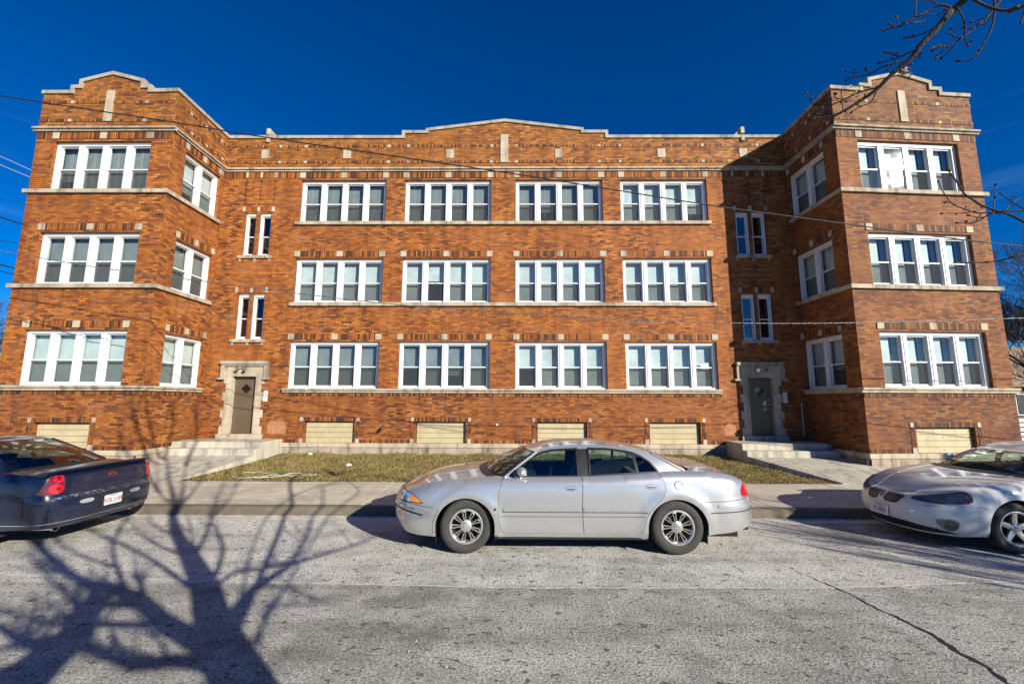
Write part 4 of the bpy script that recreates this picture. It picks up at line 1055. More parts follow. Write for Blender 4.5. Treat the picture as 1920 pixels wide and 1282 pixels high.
def build_car(root, c, opt):
    """shared bodywork; everything in car-local metres, nose towards -x, near side y<0"""
    body_mat = opt['paint']; arch = lambda ax: [(ax + c.ar * math.cos(t), c.wr + c.arz * math.sin(t)) for t in [math.pi * k / 28 for k in range(29)]]
    lo = lambda s: c.fl(s)
    # lower outline of one flank incl. arches, walking from nose centre to tail centre along the bottom, then back along the shoulder
    bot = []; s = c.s0
    def seg(a, b, n): return [(a + (b - a) * k / n, lo(a + (b - a) * k / n)) for k in range(n + 1)]
    A1 = arch(c.fax); A2 = arch(c.rax)
    A1 = [(c.fax - c.ar, lo(c.fax - c.ar))] + A1[::-1] + [(c.fax + c.ar, lo(c.fax + c.ar))]; A2 = [(c.rax - c.ar, lo(c.rax - c.ar))] + A2[::-1] + [(c.rax + c.ar, lo(c.rax + c.ar))]
    bot = seg(c.s0, c.fax - c.ar, 24)[:-1] + A1 + seg(c.fax + c.ar, c.rax - c.ar, 16)[1:-1] + A2 + seg(c.rax + c.ar, c.s1, 24)[1:]
    N = 120; topl = [(c.s1 + (c.s0 - c.s1) * k / N, c.fz(c.s1 + (c.s0 - c.s1) * k / N)) for k in range(N + 1)]
    outline = bot + topl
    doors = opt['doors']      # closed polygons in (s, z); top edge follows the shoulder
    holes = [offsetpoly(d, -.004) for d in doors] + [offsetpoly(h, -.001) for h in opt.get('side_holes', [])]
    body = patch(outline, c.P, holes, .055, rim=.014, name='body_panel', mat=body_mat, parent=None, estep=.03); body.parent = root
    mirror_obj(body, 0, root)
    for d in doors:
        o = patch(d, c.P, [], .05, rim=.02, name='door', mat=body_mat, parent=None, estep=.025); o.parent = root; m_ = mirror_obj(o, 0, root); opt.setdefault('door_objs', []).append(o)
    # dark liner under the skin closes the shut lines (wheel openings stay open)
    lin = MB(); lo2 = [(p[0], p[1] + .01) for p in bot]; tl2 = [(p[0], p[1] - .012) for p in topl]
    patch(lo2 + tl2, lambda a, b: c.P(a, b) , [], .09, off=-.03, mb=lin, estep=.04)
    n0 = len(lin.v)
    o = lin.build('liner', M['gap_shade'], None); o.parent = root; mirror_obj(o, 0, root)
    # hood and deck in plan
    ss = [c.s0 + (c.s1 - c.s0) * k / 600 for k in range(601)]; T = [c.top(q) for q in ss]
    def deck(name, x0f, x1f, rng_, zc, front, mat, crown_p=2.2, lift=0.):
        """rng_: s-range of the shoulder; x limit curve function of y at the inner end"""
        edge = [t for q, t in zip(ss, T) if rng_[0] <= q <= rng_[1]]
        ex = np.array([t.x for t in edge]); ey = np.array([-t.y for t in edge]); ez = np.array([t.z for t in edge])
        order = np.argsort(ex, kind='stable'); exs, eys, ezs = ex[order], ey[order], ez[order]; fc = interp(zc)
        if front: eys = np.maximum.accumulate(eys); xt_ = exs[0]
        else: eys = np.maximum.accumulate(eys[::-1])[::-1]; xt_ = exs[-1]
        def H(x, y):
            ye = max(.02, float(np.interp(x, exs, eys))); ze = float(np.interp(x, exs, ezs)); r_ = min(1, abs(y) / ye)
            w = 1 - r_ ** crown_p; tt = min(1, abs(x - xt_) / .45); w *= tt * tt * (3 - 2 * tt); return Vector((x, y, ze + (max(fc(x), ze) - ze) * w))
        if front: near = [(t.x, t.y) for t in edge]; line = [(x0f(y), y) for y in np.linspace(edge[-1].y, -edge[-1].y, 15)][1:-1]; P_ = near + line + [(a, -b) for a, b in near[::-1]][:-1]
        else: near = [(t.x, t.y) for t in edge]; line = [(x0f(y), y) for y in np.linspace(-edge[0].y, edge[0].y, 15)][1:-1]; P_ = near + [(a, -b) for a, b in near[::-1]][1:] + line
        o = patch(P_, H, [], .045, name=name, mat=mat, rim=.01, parent=None, estep=.03); o.parent = root; return H
    c.Hh = deck('hood', opt['cowl'], None, (c.s0, opt['cowl_s']), opt['hood_zc'], True, body_mat)
    c.Ht = deck('trunk_lid', opt['rear_base'], None, (opt['rear_s'], c.s1), opt['trunk_zc'], False, body_mat, 3.0)
    # greenhouse
    gt = interp(opt['tumble'])
    zb_ = lambda x: c.fz(x)
    def G(x, z):
        b = c.top(x); zz = z - b.z
        return Vector((x, b.y + gt(max(0, zz)) + .004, z))
    gh = opt['gh']          # outline in (x, z)
    wins = opt['wins']
    o = patch(gh, G, [w[0] for w in wins], .05, rim=.03, name='cabin_side', mat=body_mat, parent=None, estep=.025); o.parent = root; mirror_obj(o, 0, root)
    for poly, kind in wins:
        o = patch(poly, G, [], .08, off=-.012, name='side_window', mat=M['carglass'] if kind == 'g' else M['black'], parent=None); o.parent = root; mirror_obj(o, 0, root)
        if kind == 'g':
            o2 = patch(offsetpoly(poly, -.012), G, [offsetpoly(poly, .009)], .05, off=.003, rim=.015, name='window_seal', mat=M['black'], parent=None, estep=.03); o2.parent = o; o3 = mirror_obj(o2, 0, root); 
    # roof: plan patch between the rails
    rail = opt['rail']; rp = [G(x, z) for x, z in dense(rail, .05, False)]
    rx = np.array([p.x for p in rp]); ry = np.array([-p.y for p in rp]); rz = np.array([p.z for p in rp]); cr = opt['roof_crown']
    A0, A1_ = rp[0], rp[-1]; bf, br_ = opt['bulge_f'], opt['bulge_r']
    def Hr(x, y):
        xc = min(max(x, rx[0]), rx[-1]); ye = float(np.interp(xc, rx, ry)); ze = float(np.interp(xc, rx, rz)); q = min(1, abs(y) / ye)
        u_ = (xc - rx[0]) / (rx[-1] - rx[0]); return Vector((x, y, ze + cr * (1 - q ** 2.4) * (.75 + .25 * math.sin(math.pi * u_))))
    fx = lambda y, A=A0: A.x - bf * (1 - (y / A.y) ** 2); bx = lambda y, A=A1_: A.x + br_ * (1 - (y / A.y) ** 2)
    near = [(p.x, p.y) for p in rp]; ys_ = np.linspace(A1_.y, -A1_.y, 15)[1:-1]; yf = np.linspace(-A0.y, A0.y, 15)[1:-1]
    P_ = near + [(bx(y), y) for y in ys_] + [(a, -b) for a, b in near[::-1]] + [(fx(y), y) for y in yf]
    o = patch(P_, Hr, [], .08, rim=.02, name='roof', mat=body_mat, parent=None, estep=.06); o.parent = root
    # windscreen and backlight, ruled between base curve and roof edge
    def screen(name, base, Af, topf, Ptop, mat, bow, inner=None):
        edge_ = [G(a, b) for a, b in dense(opt['edge_f' if name == 'w' else 'edge_r'], .03, False)]
        rows = []; n = 14; m_ = 18
        for i in range(n + 1):
            w = i / n; row = []
            for j in range(m_ + 1):
                v = -1 + 2 * j / m_
                yb = base[0].y * -v if False else abs(base[0].y) * v; yt = abs(Ptop.y) * v
                xb = base[1](yb); pb = Vector((xb, yb, base[2](xb, yb))); xt = topf(yt); pt = Vector((xt, yt, Hr(xt, yt).z))
                p = pb.lerp(pt, w); p += Vector((bow[0], 0, bow[1])) * math.sin(math.pi * w) * (1 - v * v)
                ke = min(int(w * len(edge_)), len(edge_) - 1); fe_ = w * (len(edge_) - 1); ie = min(int(fe_), len(edge_) - 2); pe = edge_[ie].lerp(edge_[ie + 1], fe_ - ie)
                sv = 1 if v > 0 else -1; pl0 = Vector((base[1](abs(base[0].y)), abs(base[0].y), 0)); pl0.z = base[2](pl0.x, pl0.y); pl1 = Vector((topf(abs(Ptop.y)), abs(Ptop.y), 0)); pl1.z = Hr(pl1.x, pl1.y).z
                cor = Vector((pe.x, abs(pe.y), pe.z)) - pl0.lerp(pl1, w); p += Vector((cor.x, cor.y * sv, cor.z)) * abs(v) ** 3; row.append(p)
            rows.append(row)
        return rows
    bF = (c.top(opt['cowl_s']), opt['cowl'], lambda x, y: c.Hh(x, y).z); rowsF = screen('w', bF, None, fx, A0, None, opt['bowf'])
    mb = MB(); mb.grid([r_[1:-1] for r_ in rowsF]); o = child(mb, 'windscreen', M['carglass'], root)
    bR = (c.top(opt['rear_s']), opt['rear_base'], lambda x, y: c.Ht(x, y).z); rowsR = screen('r', bR, None, bx, A1_, None, opt['bowr'])
    mb = MB(); mb.grid([r_[1:-1] for r_ in rowsR]); o = child(mb, 'rear_window', opt.get('rearglass', M['carglass']), root)
    # black surround along the glass edges, slightly proud
    for rows in (rowsF, rowsR):
        mb = MB()
        for j in ((0, -1) if rows is rowsF else ()):
            e = [r_[j] for r_ in rows]; k = [r_[1 if j == 0 else -2] for r_ in rows]; mb.grid([[p for p in e], [p.lerp(q, .35) for p, q in zip(e, k)], [q + Vector((0, 0, .001)) for q in k]], 1)
        top_ = rows[-1]; mb.grid([[p for p in top_], [p.lerp(q, .5) + Vector((0, 0, .002)) for p, q in zip(top_, rows[-2])]], 1)
        mb.grid([[p.lerp(q, .6) + Vector((0, 0, .002)) for p, q in zip(rows[0], rows[1])], [p + Vector((0, 0, .003)) for p in rows[0]]], 1)
        o = child(mb, 'screen_trim', [M['black'], M['black']], root)
    if opt.get('pillar_paint', True):
        mb = MB()
        for rows, sg in ((rowsF, -1), (rowsR, 1)):
            for j, sy in ((0, -1), (-1, 1)):
                e = [r_[j] for r_ in rows]
                mb = MB(); mb.tube([p + Vector((sg * -.004, 0, 0)) for p in e], .018, 8)
                if sg == 1: mb.grid([[p + Vector((0, 0, .004)) for p in e], [p.lerp(r_[2 if j == 0 else -3], .8) + Vector((0, 0, .004)) for p, r_ in zip(e, rows)]])
                child(mb, 'pillar', body_mat, root)
    # interior: tub, dashboard, seats, wheel
    x0, x1 = opt['cab']; zt_ = c.fz((x0 + x1) / 2); yi = c.W / 2 - .16
    mb = MB(); mb.box(x0, x1, -yi, yi, .20, .30)
    mb.box(x0 + .0, x0 + .34, -yi + .04, yi - .04, .5, zt_ - .04); child(mb, 'dashboard', M['under'], root)
    mb = MB()
    def seat(xc, yc, w_, hr=True):
        for part in (((xc - .02, yc, .30), .26, w_, .12, 0), ):
            (a, b, c_), l, w2, h, _ = part
            ring = lambda z, e: [(a - l + e, b - w2 + e, z), (a + l - e, b - w2 + e, z), (a + l - e, b + w2 - e, z), (a - l + e, b + w2 - e, z)]
            mb.grid([ring(c_, 0), ring(c_ + h, 0), ring(c_ + h + .06, .05)], close=True); mb.fan(ring(c_ + h + .06, .05))
        R_ = []
        for k, (dz, dx, hw_, th_) in enumerate(((0, 0, w_, .08), (.25, .07, w_, .07), (.45, .14, w_ * .92, .055), (.56, .17, w_ * .7, .04))):
            xx = xc + .2 + dx; z = .40 + dz; R_.append([(xx - th_, yc - hw_, z), (xx - th_ - .02, yc, z), (xx - th_, yc + hw_, z), (xx + th_, yc + hw_, z), (xx + th_, yc - hw_, z)])
        mb.grid(R_, close=True); mb.fan(R_[-1])
        if hr:
            xx = xc + .2 + .19; rr_ = [[(xx - .045, yc - .11, z), (xx - .055, yc, z), (xx - .045, yc + .11, z), (xx + .045, yc + .11, z), (xx + .045, yc - .11, z)] for z in (.97, 1.0, 1.10, 1.13)]; mb.grid(rr_, close=True); mb.fan(rr_[-1])
    fs_ = opt['seats']; seat(fs_[0], -.37, .24); seat(fs_[0], .37, .24); seat(fs_[1], 0, .62, False)
    child(mb, 'seat', M['seat'], root)
    mb = MB(); ctr = Vector((x0 + .50, -.37, .88)); pts = [ctr + Vector((math.sin(t) * .07, math.cos(t) * .18, math.sin(t) * .17)) for t in [2 * math.pi * k / 20 for k in range(21)]]; mb.tube(pts, .014, 6, caps=False); mb.tube([ctr, (x0 + .3, -.37, .82)], .03, 8)
    child(mb, 'steering_wheel', M['black'], root)
    # wheel wells and underbody
    mb = MB()
    for ax in (c.fax, c.rax):
        for sd in (-1, 1):
            y0, y1 = sd * (c.W / 2 - .035), sd * (c.W / 2 - .32); n = 20; rows = []
            for yy in (y0, y1): rows.append([(ax + (c.ar - .005) * math.cos(t), yy, c.wr + (c.arz - .005) * math.sin(t)) for t in [math.pi * (k / n) for k in range(n + 1)]])
            rows = [[(r_[0][0], r_[0][1], .14)] + r_ + [(r_[-1][0], r_[-1][1], .14)] for r_ in rows]
            mb.grid(rows); mb.fan(rows[1])
    mb.box(c.nose + .35, c.tail - .35, -c.W / 2 + .3, c.W / 2 - .3, .17, .24)
    mb.box(c.fax + c.ar, c.rax - c.ar, -c.W / 2 + .05, c.W / 2 - .05, .19, .26)
    mb.box(c.nose + .25, c.fax - c.ar, -c.W / 2 + .3, c.W / 2 - .3, .22, .3); mb.box(c.rax + c.ar, c.tail - .2, -c.W / 2 + .3, c.W / 2 - .3, .26, .34)
    child(mb, 'underbody', M['under'], root, smooth=False)
    for ax, st in ((c.fax, opt.get('steer', 0)), (c.rax, 0)):
        for sd in (-1, 1): wheel(root, ax, sd * (c.W / 2 - .125 + (.0)), sd, c.wr, opt['rimr'], opt['wheel'], st)
    return G, Hr
def lamp(root, c, poly, name, mat, off=.006, rim=.012, fn=None, both=True, parent=None, step=.03, sm=0):
    if sm: poly = smoothpoly(poly, sm)
    if fn is None: poly = [(a, min(b, c.fz(a) - .014)) for a, b in poly]
    o = patch(poly, fn or c.P, [], step, off=off, rim=rim, name=name, mat=mat, parent=None, estep=.015); o.parent = parent or root
    if both: mirror_obj(o, 0, root if parent is None else parent)
    return o

# ---- silver sedan.  local x = world x + .78 - ..., y0 = world 6.93
def to_local(pts, y=6.03, ox=0): pass
SIL = empty('parked_sedan', (0, 6.95, 0), 'silver four door sedan parked at the kerb in front of the lawn', 'car')
k0 = 1.0
c1 = Car(dict(W=1.86, nose=-1.83, nose_s=-1.05, nose_p=2.3, tail=3.44, tail_s=2.75, tail_p=2.4, fax=-.69, rax=2.165, wr=.355, ar=.40, arz=.37,
    rsh=.085, rshn=.10, rsht=.10,
    side_in=[(.15, .10), (.22, .055), (.30, .022), (.45, .003), (.60, 0), (.80, .012), (1.0, .045), (1.1, .07)],
    nose_in=[(.2, .12), (.30, .05), (.42, .0), (.58, .0), (.64, .02), (.72, .05), (.85, .13), (1, .2)],
    tail_in=[(.2, .12), (.32, .04), (.45, .0), (.60, .0), (.68, .03), (.72, .06), (.9, .09), (1.1, .15)],
    shoulder=[(-2.5, .775), (-2.2, .785), (-1.9, .805), (-1.65, .835), (-1.4, .875), (-1.0, .935), (-.6, .965), (-.2, .985), (.4, .99), (1.0, 1.0), (1.7, 1.035), (2.2, 1.075), (2.6, 1.07), (2.9, 1.04), (3.2, .985), (3.45, .95), (4.2, .94)],
    lower=[(-2.6, .27), (-1.9, .245), (-1.5, .22), (-1.2, .22), (-.6, .235), (1.7, .215), (2.5, .26), (2.9, .30), (3.4, .37), (4.3, .40)]))
fz = c1.fz
def dtop(x0, x1, n=8): return [(x0 + (x1 - x0) * k / n, fz(x0 + (x1 - x0) * k / n) - .0005) for k in range(n + 1)]
d1_ = [(-.17, .275), (-.22, .38), (-.245, .55), (-.245, .75), (-.22, .86)] + dtop(-.17, .905) + [(.895, .8), (.885, .6), (.89, .45), (.905, .275)]
d2_ = [(.913, .275), (.898, .45), (.893, .6), (.903, .8)] + dtop(.913, 1.97) + [(2.01, .95), (2.02, .85), (1.985, .76), (1.89, .67), (1.79, .565), (1.735, .45), (1.69, .32), (1.665, .275)]
o1 = dict(paint=M['silver'], doors=[d1_[::1], d2_], cowl=lambda y: -.26 - .22 * (1 - (y / .86) ** 2), cowl_s=-.14, hood_zc=[(-1.8, .80), (-1.6, .865), (-1.3, .935), (-.9, .985), (-.4, 1.02), (0, 1.03)],
    rear_base=lambda y: 2.40 + .09 * (1 - (y / .86) ** 2), rear_s=2.32, trunk_zc=[(2.3, 1.09), (2.8, 1.085), (3.1, 1.05), (3.4, .96)],
    edge_f=[(-.17, .985), (.06, 1.155), (.28, 1.305)], edge_r=[(2.34, 1.077), (2.2, 1.15), (2.06, 1.23), (1.92, 1.302)],
    tumble=[(0, 0), (.08, .028), (.2, .088), (.33, .17), (.40, .235), (.46, .30)],
    gh=[(-.17, .985), (.06, 1.155), (.28, 1.305), (.42, 1.36), (.6, 1.388), (.9, 1.405), (1.2, 1.405), (1.5, 1.388), (1.8, 1.338), (1.92, 1.302), (2.06, 1.23), (2.2, 1.15), (2.34, 1.077), (2.2, 1.075), (1.7, 1.035), (1.0, 1.0), (.4, .99)],
    wins=[([(-.10, .998), (.03, 1.10), (.22, 1.245), (.36, 1.305), (.5, 1.332), (.86, 1.352), (.855, 1.0)], 'g'),
          ([(.865, 1.001), (.87, 1.352), (1.02, 1.356), (1.015, 1.004)], 'b'),
          ([(1.025, 1.006), (1.03, 1.356), (1.3, 1.352), (1.55, 1.325), (1.64, 1.306), (1.675, 1.045)], 'g'),
          ([(1.695, 1.047), (1.662, 1.300), (1.76, 1.258), (1.87, 1.185), (1.95, 1.09), (1.965, 1.062)], 'g')],
    rail=[(.28, 1.305), (.42, 1.36), (.6, 1.388), (.9, 1.405), (1.2, 1.405), (1.5, 1.388), (1.8, 1.338), (1.92, 1.302)], roof_crown=.022, bulge_f=.16, bulge_r=.05, bowf=(-.03, .03), bowr=(.01, .012),
    cab=(-.05, 2.3), seats=(.62, 1.45), rimr=.222, wheel='cover9', steer=.13)
build_car(SIL, c1, o1)
S = c1.sx
def groove(path, w=.006, c=c1, root=SIL, name='seam_and_shade_line', fn=None, mat='gap_shade', both=True, off=.0015):
    P_ = dense(path, .04, False); a = []; b = []; F = fn or c.P
    for i, p in enumerate(P_):
        q = Vector(P_[min(i + 1, len(P_) - 1)]) - Vector(P_[max(i - 1, 0)]); q.normalize(); n_ = Vector((-q.y, q.x)) * w / 2; a.append((p[0] - n_.x, p[1] - n_.y)); b.append((p[0] + n_.x, p[1] + n_.y))
    def off_(u, v, e=.004):
        n_ = (F(u + e, v) - F(u - e, v)).cross(F(u, v + e) - F(u, v - e)); n_ = n_.normalized() if n_.length > 0 else Vector((0, 0, 1)); return F(u, v) + n_ * off
    mb = MB(); mb.grid([[off_(*p) for p in a], [off_(*p) for p in b]]); o = mb.build(name, M[mat], None, smooth=True); o.parent = root
    if both: mirror_obj(o, 0, root)
    return o
# side rubbing strips, as raised long rounded mouldings on both doors, fender and rear quarter
def strip(x0, x1, z0, z1, n=10, lift=.017, round0=True, round1=True, name='side_moulding', mat='silver', c=c1, root=SIL, parent=None):
    if z1 - z0 < .045:
        return lamp(root, c, [(x0, z0), (x1, z0), (x1, z1), (x0, z1)], name, M[mat], lift, lift)
    h = (z1 - z0) / 2; zc = (z0 + z1) / 2; P_ = []
    if round1: P_ += [(x1 - h + h * math.cos(t), zc + h * math.sin(t)) for t in np.linspace(-math.pi / 2, math.pi / 2, 9)]
    else: P_ += [(x1, z0), (x1, z1)]
    if round0: P_ += [(x0 + h + h * math.cos(t), zc + h * math.sin(t)) for t in np.linspace(math.pi / 2, 3 * math.pi / 2, 9)]
    else: P_ += [(x0, z1), (x0, z0)]
    mb = MB(); patch(P_, c.P, [], .08, off=lift * .3, rim=lift * .5, mb=mb, estep=.05); patch(offsetpoly(P_, .010), c.P, [], .08, off=lift * .8, rim=lift * .6, mb=mb, estep=.05); patch(offsetpoly(P_, .020), c.P, [], .08, off=lift, rim=lift * .3, mb=mb, estep=.05)
    o = mb.build(name, M[mat], None, smooth=True, angle=50); o.parent = parent or root; mirror_obj(o, 0, parent or root); return o
strip(-.19, .884, .555, .617, round1=False); strip(.900, 1.76, .555, .617, round0=False)
strip(2.70, 3.5, .615, .668, round1=True, lift=.013)
groove([(-.19, .550), (.884, .550)], .008); groove([(.90, .550), (1.76, .550)], .008); groove([(-.24, .494), (.884, .494)], .006); groove([(.90, .496), (1.73, .496)], .006)  # flat dark lines paint the shade under the mouldings and body crease
strip(-.245, .885, .498, .512, lift=.005, name='body_crease'); strip(.9, 1.73, .500, .514, lift=.005, name='body_crease'); strip(-.33, -.262, .498, .512, lift=.005, name='body_crease')
# bumper seams (thin dark grooves) and lamps
groove([(c1.s0, .655), (-1.7, .65), (-1.45, .635), (-1.13, .60)]); groove([(2.50, .69), (2.9, .705), (3.2, .72), (c1.s1, .73)]); groove([(2.60, .552), (3.0, .565), (c1.s1, .585)], .012)
groove([(-1.05, .60), (-1.12, .42), (-1.13, .26)], .004)
qo, qs, qi = c1.sx(-1.27), c1.sx(-1.47), c1.sx(-1.775); qm = (qs + qi) / 2
lamp(SIL, c1, [(qi, .648), (qo, .648), (qo - .05, .69), (qo - .13, .735), (qs, .765), (qm, .795), (qi, .80)], 'headlamp', M['black'], .003, .01)
lamp(SIL, c1, [(qi + .01, .66), (qs - .006, .66), (qs - .006, .758), (qm, .786), (qi + .01, .79)], 'headlamp_lens', M['clear'], .009, .01)
lamp(SIL, c1, [(qs, .66), (qo - .02, .66), (qo - .065, .693), (qo - .135, .727), (qs, .757)], 'indicator_lens', M['amber'], .009, .01)
lamp(SIL, c1, ellipse((qs + qm) / 2, .71, .035, .04, 20), 'reflector', M['chrome'], .013, .006)
lamp(SIL, c1, ellipse((qi + qm) / 2, .715, .045, .045, 20), 'reflector', M['lampdark'], .013, .006)
lamp(SIL, c1, ellipse(-1.72, .475, .075, .026, 18), 'marker_lamp', M['amber'], .005, .01)
groove([(-2.15, .55), (-1.75, .545), (-1.5, .53), (-1.28, .50)], .022, name='bumper_insert', mat='black'); groove([(-2.15, .59), (-1.7, .588), (-1.4, .575)], .02, name='chrome_strip', mat='chrome', off=.004)
groove([(c1.s0, .60), (-1.95, .602)], .035, name='grille', mat='black', off=.003); groove([(c1.s0, .70), (-2.15, .70)], .07, name='grille', mat='chrome', off=.004)
lamp(SIL, c1, smoothpoly([(3.10, .74), (3.34, .735), (3.5, .75), (3.5, .90), (3.34, .925), (3.20, .905), (3.10, .84)], 2), 'tail_lamp', M['red'], .008, .015)
groove([(3.5, .82), (c1.s1, .82)], .15, name='tail_lamp', mat='reddark', off=.006)
lamp(SIL, c1, ellipse(2.20, .905, .056, .056, 28), 'fuel_door', M['gap_shade'], .003, .003, both=False); lamp(SIL, c1, ellipse(2.20, .905, .050, .050, 28), 'fuel_door', M['silver'], .006, .004, both=False)
lamp(SIL, c1, ellipse(-.285, .585, .021, .023, 18), 'badge', M['chrome'], .004, .004); lamp(SIL, c1, ellipse(-.285, .585, .013, .014, 14), 'badge', M['black'], .006, .004)
def handle(root, c, x, z, mat, w=.078, h=.028, par=None):
    a = lamp(root, c, ellipse(x, z, w, h + .004, 26), 'handle', M['black'], .002, .002); b = lamp(root, c, ellipse(x, z, w - .005, h, 26), 'handle', mat, .007, .007)
    lamp(root, c, [(x - w * .62, z - h * .55), (x + w * .62, z - h * .55), (x + w * .66, z - h * .1), (x - w * .66, z - h * .1)], 'handle', M['black'], .010, .003)
handle(SIL, c1, .745, .855, M['silver']); handle(SIL, c1, 1.83, .885, M['silver'])
def mirror(root, G, x, z, sz, mat):
    for sd in (-1, 1):
        p = G(x, z); p = Vector((p.x, abs(p.y) * sd, p.z)); mb = MB(); rows = []
        for i in range(8):
            f = i / 7; t = math.pi * f; rr_ = math.sin(t) ** .55 if 0 < f < 1 else .02
            rows.append([(p.x + sz * .48 * rr_ * math.cos(a) + .02, p.y + sd * (.02 + sz * 1.05 * f), p.z + sz * .42 * rr_ * math.sin(a) * (1.15 if math.sin(a) > 0 else .8) + .01) for a in [2 * math.pi * k / 18 for k in range(18)]])
        mb.grid(rows, close=True); mb.tube([p + Vector((0, -sd * .03, -.03)), p + Vector((0, sd * .06, -.03))], .028, 8); o = child(mb, 'wing_mirror', mat, root)
Gs = lambda x, z: Vector((x, c1.top(x).y + .02, z))
mirror(SIL, Gs, .055, 1.05, .145, M['silver'])
# wipers
mb = MB()
for y0, y1 in ((-.55, .05), (.1, .6)): mb.tube([(-.38, y0, 1.03), (-.26, (y0 + y1) / 2, 1.085), (-.25, y1, 1.09)], .009, 6)
child(mb, 'wiper', M['black'], SIL)
mb = MB(); mb.grid([[(o1['cowl'](y) - .10, y, c1.Hh(o1['cowl'](y) - .06, y).z + .006) for y in np.linspace(-.72, .72, 12)], [(o1['cowl'](y) + .02, y, c1.Hh(o1['cowl'](y) - .01, y).z + .012) for y in np.linspace(-.74, .74, 12)]]); child(mb, 'cowl_grille', M['black'], SIL)
# mud flap and raised rocker strip
lamp(SIL, c1, [(-.245, .222), (1.745, .205), (1.745, .262), (-.245, .262)], 'rocker', M['silver'], .004, .02)
# ---- licence plate helper: a flat plate with raised edge and lettering; frame axes: origin, right, up, out
def plate(root, o, rt, up, out, txt, colt, cola, label=None, w=.305, h=.152):
    o, rt, up, out = Vector(o), Vector(rt).normalized(), Vector(up).normalized(), Vector(out).normalized(); F = lambda a, b, d=0: o + rt * a + up * b + out * d
    mb = MB(); r_ = .012; O = [(sx_ * (w / 2 - r_ + r_ * math.cos(t)) if 0 else (sx_ * (w / 2 - r_) + r_ * math.cos(t)), sy * (h / 2 - r_) + r_ * math.sin(t)) for sx_, sy, t0 in ((1, 1, 0), (-1, 1, 90), (-1, -1, 180), (1, -1, 270)) for t in [R(t0 + a) for a in (0, 30, 60, 90)]]
    ring = lambda k, d: [F(a * k, b * k, d) for a, b in O]
    mb.grid([ring(1, 0), ring(1, .008), ring(.97, .008)], 1, True); mb.fan(ring(.97, .008), mi=0)
    bar = [F(-w * .47, h * .28, .0095), F(w * .47, h * .28, .0095), F(w * .47, h * .44, .0095), F(-w * .47, h * .44, .0095)]
    pl = mb.build('licence_plate', [M['platew'], M['chrome']]); pl.parent = root
    m2 = MB(); 
    for k in range(9): a = -w * .22 + k * w * .055; m2.face([F(a, h * .33, .0095), F(a + w * .035, h * .33, .0095), F(a + w * .035, h * .43, .0095), F(a, h * .43, .0095)])
    x = m2.build('plate_print', cola); x.parent = pl
    text_mesh(txt, .092, lambda a, b, d: F(a, b - .012, .0095 + d), pl, colt, sx=.80)
    return pl
# ---- dark blue coupe seen from behind
NAV = empty('parked_coupe', (0, 6.92, 0), 'dusty dark blue coupe with rear spoiler parked on the left, seen from behind', 'car')
def shift(tab, dx): return [(a + dx, b) for a, b in tab]
c2 = Car(dict(W=1.84, nose=-11.35, nose_s=-10.6, nose_p=2.2, tail=-6.25, tail_s=-6.68, tail_p=3.6, fax=-10.25, rax=-7.45, wr=.335, ar=.40, arz=.39,
    rsh=.07, rshn=.10, rsht=.035,
    side_in=[(.15, .10), (.22, .055), (.32, .015), (.50, 0), (.66, .005), (.82, .02), (1.0, .05), (1.1, .07)],
    nose_in=[(.2, .12), (.30, .04), (.42, 0), (.58, 0), (.72, .06), (.85, .14), (1, .2)],
    tail_in=[(.18, .16), (.28, .07), (.38, .015), (.50, .0), (.64, .006), (.685, .03), (.70, .065), (.80, .072), (1.0, .085), (1.1, .09)],
    shoulder=[(-11.8, .70), (-11.3, .74), (-10.6, .86), (-9.6, .97), (-8.6, .98), (-7.6, 1.0), (-7.2, 1.0), (-6.8, .985), (-6.4, .97), (-5.4, .96)],
    lower=[(-11.9, .25), (-10.2, .22), (-7.6, .22), (-7.0, .25), (-6.6, .27), (-6.1, .25), (-5.3, .24)]))
f2 = c2.fz; d2t = lambda x0, x1, n=8: [(x0 + (x1 - x0) * k / n, f2(x0 + (x1 - x0) * k / n) - .0005) for k in range(n + 1)]
